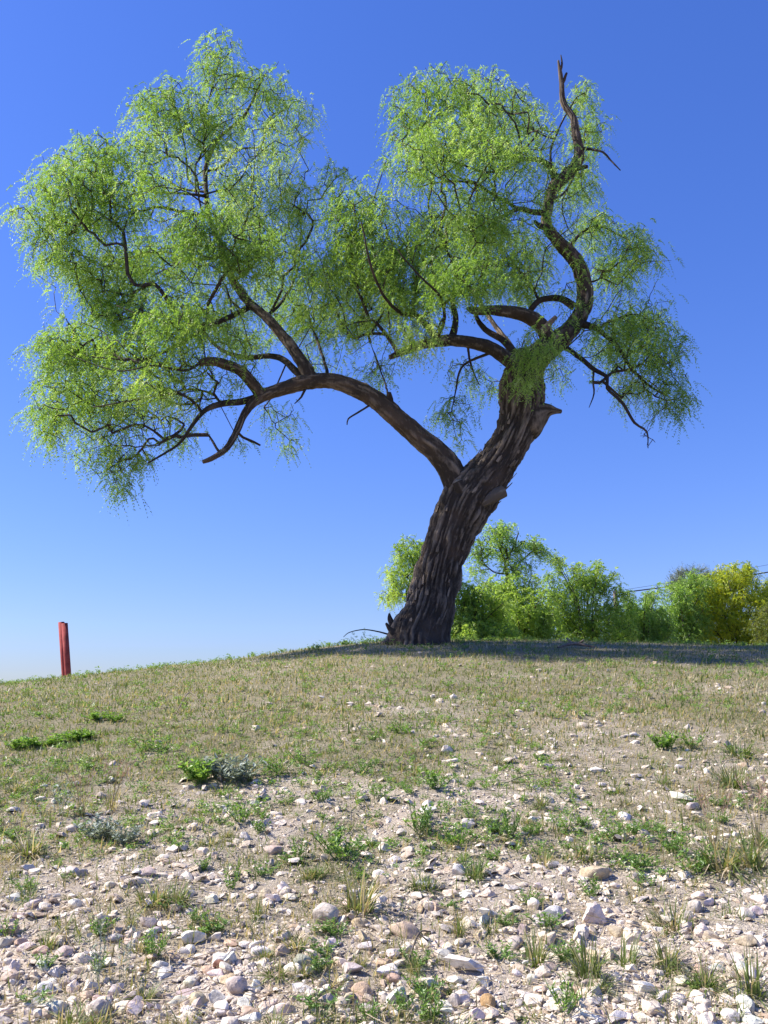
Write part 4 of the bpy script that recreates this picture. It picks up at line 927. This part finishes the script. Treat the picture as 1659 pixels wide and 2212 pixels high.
PL = [('b', 432, 1676, 95, 44, "bright green leafy left half of the big weed clump"), ('s', 512, 1672, 110, 50, "silvery grey green weed, right half of the big clump"), ('s', 472, 1664, 80, 44, None),
 ('b', 1432, 1608, 62, 34, "bright green lacy weed on the gravel at right"), ('w', 1494, 1604, 60, 36, "duller weed touching right side of the bright green lacy weed"),
 ('b', 210, 1550, 70, 16, "bright green strip of weed highest on the left slope"), ('b', 250, 1553, 40, 16, None), ('b', 90, 1604, 90, 22, None), ('b', 150, 1592, 70, 20, "bright green weed in the middle of the left patch"), ('b', 40, 1612, 60, 22, None), ('w', 320, 1612, 70, 34, None), ('b', 190, 1590, 40, 20, None), ('w', 350, 1618, 40, 26, None),
 ('g', 330, 1928, 110, 62, "wide yellow green grass clump at lower left"), ('g', 385, 1930, 90, 62, "paler dry half of the wide lower left grass clump"), ('w', 330, 2052, 66, 62, "leafy green weed left of the flat-topped white slab"), ('t', 212, 2085, 70, 120, "thin silvery stem weed in front of pale stones, lower left"), ('t', 270, 2090, 50, 90, None),
 ('w', 735, 1838, 96, 62, "dense dark green weed at centre with shadowed base"), ('w', 905, 1778, 70, 56, None), ('w', 990, 1812, 66, 50, None), ('w', 700, 1722, 40, 24, None), ('w', 815, 1712, 60, 40, None), ('w', 940, 1690, 70, 44, None),
 ('g', 775, 1940, 110, 96, "tall sparse grass tuft right of the smooth pinkish cobble"), ('g', 640, 2035, 80, 44, None), ('g', 1025, 1880, 70, 62, None), ('g', 905, 1905, 60, 50, None), ('g', 655, 2088, 66, 50, "grass tuft spreading over the dark olive stone"), ('w', 925, 2188, 70, 56, "small leafy weed at bottom edge near centre"), ('w', 800, 2192, 60, 50, None), ('g', 590, 2206, 70, 40, None), ('g', 690, 2200, 70, 40, None),
 ('g', 1268, 2078, 100, 110, "upright green grass tuft at lower right, tallest there"), ('g', 1160, 2058, 90, 76, None), ('g', 1352, 2058, 80, 80, None), ('g', 1440, 2058, 90, 66, None), ('g', 1450, 2086, 80, 60, None), ('g', 1520, 2112, 96, 76, None), ('g', 1622, 2110, 96, 110, "big grass tuft cut by the right edge at lower right"), ('g', 1585, 2140, 70, 60, None), ('g', 1455, 1985, 110, 60, None),
 ('w', 1455, 1828, 70, 50, None), ('g', 1560, 1850, 130, 80, "broad tangle of grass and weeds near the right edge"), ('w', 1500, 1870, 90, 50, None), ('g', 1620, 1840, 110, 90, None), ('p', 1640, 1790, 90, 120, "purplish seed head grass at the right edge"), ('p', 1540, 1800, 90, 110, "seeding grass left of the purplish grass at the right edge"), ('w', 1278, 1926, 56, 40, None), ('g', 1262, 1838, 80, 50, None), ('w', 1222, 2172, 66, 70, None), ('w', 1378, 1868, 70, 36, None), ('w', 1104, 1790, 50, 60, None), ('g', 1175, 1860, 50, 44, None),
 ('g', 150, 2196, 110, 66, "grass tuft on the bottom edge at lower left"), ('g', 210, 2204, 80, 50, None), ('g', 400, 2204, 80, 40, None), ('p', 240, 1720, 90, 90, "purplish seeding grass on the left below the weed patch"), ('p', 175, 1735, 70, 80, None), ('t', 130, 1735, 60, 70, None), ('s', 205, 1800, 90, 44, None), ('s', 270, 1812, 70, 40, None), ('g', 60, 1830, 100, 56, None), ('g', 35, 1700, 60, 30, None), ('w', 520, 1765, 60, 40, None), ('w', 560, 1790, 40, 30, None), ('g', 480, 1700, 66, 34, None), ('g', 60, 1925, 60, 50, None), ('w', 500, 1905, 44, 56, None), ('g', 130, 1995, 70, 44, None), ('g', 100, 2030, 60, 50, None),
 ('g', 1580, 1680, 90, 50, None), ('w', 1400, 1790, 60, 34, None), ('g', 1600, 1620, 90, 44, None), ('g', 1170, 1730, 60, 40, None), ('w', 640, 1840, 44, 44, None), ('g', 560, 1960, 50, 50, None), ('g', 990, 2000, 60, 56, None), ('g', 1060, 2000, 60, 40, None), ('w', 650, 1640, 50, 30, None), ('w', 600, 1660, 50, 40, None), ('w', 780, 1660, 50, 30, None), ('g', 1080, 1640, 50, 26, None), ('w', 860, 1575, 36, 26, None), ('g', 1330, 1700, 60, 36, None)]
for k, u, v, w, h, lab in PL: put_plant(k, u, v, w, h, lab)
# more tufts and weeds, thicker where the turf is thicker
cand = 0
while cand < 190:
    u = gw.uniform(10, IW - 10); v = 1520 + 690 * gw.uniform(0, 1) ** .9
    g = on_ground(u, v); 
    if gw.uniform() > .12 + .8 * float(veg(np.array([g[0]]), np.array([g[1]]))[0]): continue
    sc = (v - 1330) / 560
    put_plant('g' if gw.uniform() < .5 else 'w', u, v, gw.uniform(26, 72) * sc, gw.uniform(14, 36) * sc); cand += 1


# turf: short dry and green blades too many to count
tg = np.random.default_rng(44); G1 = Geo()
def turf(N, y0, y1, K, h, spread, width, segs, dry, thr, lean=.8, fade=0.01):
    y = y0 / (1 - tg.uniform(0, 1, N) * (1 - y0 / y1)); x = fan(tg, y, .54, .4)
    v_ = veg(x, y); ok = tg.uniform(0, 1, N) < np.clip((v_ - thr) * 1.6, 0.02, 1) * np.clip((y - y0) / fade, 0, 1); x, y = x[ok], y[ok]; z = H(x, y)
    pr = [blades(K, tg, h * tg.uniform(.6, 1.35), spread, lean, width, segs, d) for d in np.repeat(dry, 6)]
    gsel = n2(x, y, 1.1, 6.6, 3) - .5 + tg.normal(size=len(x)) * .16
    q = np.argsort(np.argsort(gsel)) / len(x); pk = np.minimum((q * len(pr)).astype(int), len(pr) - 1)
    for i, (V0, f0, r0) in enumerate(pr):
        ids = np.where(pk == i)[0]; K_ = len(ids)
        if not K_: continue
        a = tg.uniform(0, 6.28, K_); s = tg.uniform(.6, 1.3, K_); ca, sa = (np.cos(a) * s)[:, None], (np.sin(a) * s)[:, None]
        V = np.stack([V0[None, :, 0] * ca - V0[None, :, 1] * sa + x[ids][:, None], V0[None, :, 0] * sa + V0[None, :, 1] * ca + y[ids][:, None], V0[None, :, 2] * s[:, None] + z[ids][:, None]], -1)
        f = (f0[None] + (np.arange(K_) * len(V0))[:, None, None]).reshape(-1, 3)
        G1.add(V.reshape(-1, 3), f3=f, rnd=np.clip(np.tile(r0, K_) + np.repeat(tg.normal(size=K_) * .06, len(V0)), 0, 1))
turf(30000, 2.6, 13.5, 9, .038, .13, .0058, 1, [.1, .3, .5, .85], .14, 1.25, 2.2)
turf(30000, 4.3, 13.6, 9, .040, .20, .0095, 1, [.04, .18, .4, .75], .05, 1.3, 4.5)
turf(25000, 1.6, 5.8, 10, .036, .11, .0036, 1, [.15, .4, .75], .24, 1.15)
turf(3600, 1.4, 3.2, 9, .040, .06, .0024, 2, [.35, .6, .9], .08, 1.1)
tag(obj("turf", G1.mesh("turf", M["grass"])), "short dry and green grass cover on the slope", "grass", kind="stuff")
# tiny green leaves in the turf near the crest, and darker growth at the foot of the bushes
G2 = Geo()
pw = [weed_geo(tg, 5, .05, .07, .022, .011, 6) for _ in range(6)]
pwm = [(np.concatenate(p.V), np.concatenate(p.F3), np.concatenate(p.F4), np.concatenate(p.A["rnd"])) for p in pw]
N = 4200; y = 2.6 / (1 - tg.uniform(0, 1, N) * (1 - 2.6 / 13)); x = fan(tg, y, .54, .4); n_ = n2(x, y, 1.4, 4.4, 3)
ok = (n_ > .44) & (veg(x, y) > .35); x, y = x[ok], y[ok]; sc = tg.uniform(.45, 1.0, len(x)) * np.clip(.45 + y * .1, 0, 1.3)
x3 = tg.uniform(0.9, 6.5, 420); y3 = tg.uniform(14.0, 18.0, 420); x4 = np.concatenate([tg.uniform(-.9, 1.3, 90), tg.uniform(-7, 6, 260)]); y4 = np.concatenate([tg.uniform(9.7, 11.2, 90), tg.uniform(10.2, 12.2, 260)])
x = np.concatenate([x, x3, x4]); y = np.concatenate([y, y3, y4]); sc = np.concatenate([sc, tg.uniform(2.0, 4, 420), tg.uniform(.8, 1.7, 350)]); z = H(x, y)
for i in range(len(x)):
    V0, a3, a4, r0 = pwm[i % 6]; a = tg.uniform(0, 6.28); c_, s_ = math.cos(a) * sc[i], math.sin(a) * sc[i]
    G2.add(np.stack([V0[:, 0] * c_ - V0[:, 1] * s_ + x[i], V0[:, 0] * s_ + V0[:, 1] * c_ + y[i], V0[:, 2] * sc[i] + z[i]], -1), f3=a3, rnd=r0)
tag(obj("low_weeds", G2.mesh("low_weeds", M["weed"])), "low green weeds among the turf and below the bushes", "weeds", kind="stuff")

# dead sticks, straw litter
def stick(label, pts, Ymode=None, m="dead", side=None, seed=0):
    P_ = []
    for u, v, w, lift in pts:
        g = on_ground(u, v); P_.append([g[0], g[1], g[2] + lift, .5 * w / F * fdist(g)])
    P_ = np.array(P_); b = P_[0, :3].copy(); Q = catmull(P_, .02); V, f3, f4, A = sweep(Q, 8, .002, seed)
    o = empty("dead_branch", b); tag(o, label, "branch"); obj("stem", mesh_from("stem", V - b, [f3, f4], M[m], True, {"ridge": A}), o)
    for s in side or []:
        q = []
        for u, v, w, lift in s:
            g = on_ground(u, v); q.append([g[0], g[1], g[2] + lift, .5 * w / F * fdist(g)])
        V, f3, f4, A = sweep(catmull(np.array(q), .02), 6, .001, seed); obj("side_twig", mesh_from("side_twig", V - b, [f3, f4], M[m], True, {"ridge": A}), o)
stick("pale dead branch lying on the shaded turf right of the trunk", [(1205, 1403, 4, .02), (1240, 1401, 7, .05), (1285, 1404, 4, .03)], side=[[(1238, 1401, 5, .05), (1225, 1399, 4, .10)], [(1250, 1401, 5, .05), (1262, 1403, 4, .10)]])
stick("thin dry bent stick on the grassy slope below the pipes", [(380, 1546, 2, .01), (408, 1512, 2.5, .05), (440, 1528, 2, .01)], seed=2)
stick("dark thin twig on gravel beside the largest pitted block", [(880, 2100, 3, .01), (905, 2060, 3, .04), (930, 2032, 2, .02)], seed=3, side=[[(905, 2060, 2, .04), (925, 2066, 1.5, .03)]])
stick("long pale straw stem crossing gravel near the bright weed", [(1090, 1700, 2, .01), (1150, 1690, 2, .03), (1210, 1702, 1.5, .01)], seed=4)
# bare sprout arching from the foot of the trunk
sp = [(838, 1370, -.1, 4), (815, 1364, -.2, 3), (785, 1360, -.3, 2.4), (755, 1366, -.4, 2), (742, 1376, -.45, 1.4)]
Q = catmull(px_path(sp, TY, 1.0), .02); V, f3, f4, A = sweep(Q, 8, .001, 7); bs = Q[0, :3].copy()
so = empty("basal_sprout", bs); tag(so, "thin arching twig growing out left of the trunk's foot", "sprout")
obj("stem", mesh_from("stem", V - bs, [f3, f4], M["twig"], True, {"ridge": A}), so)
Oq = np.array([at(u, v, TY - .35) for u, v in ((762, 1382), (770, 1378), (780, 1384), (790, 1380), (800, 1384), (756, 1376), (745, 1382), (788, 1372), (808, 1378))]); Oq = np.repeat(Oq, 2, 0)
V, f, rr = leaf_geo(Oq, tg.normal(size=Oq.shape) + [0, 0, .4], tg, .09, 6, .03, .006, .2)
tag(obj("leaves", mesh_from("leaves", V - bs, f, M["leaf"], False, {"rnd": rr}), so), kind="stuff")
G3 = Geo(); N = 3200
y = 1.5 / (1 - tg.uniform(0, 1, N) * (1 - 1.5 / 8)); x = fan(tg, y, .52, .4); z = H(x, y) + tg.uniform(.004, .022, N)
a = tg.uniform(0, 6.28, N); L_ = tg.uniform(.012, .05, N) * (1 + .12 * y); d = np.stack([np.cos(a), np.sin(a), tg.normal(size=N) * .25], -1) * L_[:, None]
c = np.stack([x, y, z], -1); V, f = prisms(c - d, c + d, np.full(N, .0009), np.full(N, .0006), 3)
G3.add(V, f4=f, rnd=np.repeat(tg.uniform(.6, 1, N), 6)); tag(obj("straw_litter", G3.mesh("straw_litter", M["grass"])), "dry straw bits strewn over the gravel", "straw", kind="stuff")


# ================================================================== labels for stones and plants
ORD = ["nearest", "second", "third", "fourth", "fifth", "sixth", "seventh", "eighth", "ninth", "tenth", "eleventh", "twelfth"]
def ordinal(n):
    return ORD[n] if n < len(ORD) else "%dth" % (n + 1)
def side_of(u, v, l):
    du, dv = u - l[0], v - l[1]
    if abs(du) > 1.2 * abs(dv): return "right of" if du > 0 else "left of"
    return "below" if dv > 0 else "above"
def auto(items, noun, adj, group, cat):
    """items: (obj,u,v,adjective words); labels by nearest landmark, side and order of distance"""
    ent = []
    for o, u, v, ad in items:
        l = min(LAND, key=lambda l: math.hypot(u - l[0], (v - l[1]) * 1.3) if math.hypot(u - l[0], v - l[1]) > 6 else 1e9)
        ent.append((ad, side_of(u, v, l), l[2], math.hypot(u - l[0], v - l[1]), o))
    seen = {}
    for e in sorted(ent, key=lambda e: e[3]):
        k = e[:3]; n = seen.get(k, 0); seen[k] = n + 1
        tag(e[4], f"{ordinal(n)} {e[0]} {noun} {e[1]} the {e[2]}" if n else f"{e[0]} {noun} closest {e[1]} the {e[2]}", cat, group)
it = []
for o, u, v, w, cn, lab in stones:
    if lab: tag(o, lab, "stone", "limestone stones on the slope")
    else: it.append((o, u, v, ("large " if w > 40 else "medium " if w > 26 else "small ") + cn))
auto(it, "stone", "", "limestone stones on the slope", "stone")
KN = {'g': ("green and straw", "grass tuft", "grass", "grass tufts on the slope"), 'w': ("leafy green", "weed", "weed", "weeds on the slope"), 'b': ("bright green", "weed", "weed", "weeds on the slope"), 's': ("silvery", "weed", "weed", "weeds on the slope"), 't': ("thin silvery", "weed", "weed", "weeds on the slope"), 'p': ("purplish seeding", "grass", "grass", "grass tufts on the slope")}
for kk, (ad, noun, cat, grp) in KN.items():
    its = []
    for o, u, v, k, lab in plants:
        if k != kk: continue
        if lab: tag(o, lab, cat, grp)
        else: its.append((o, u, v, ad))
    if its: auto(its, noun, "", grp, cat)
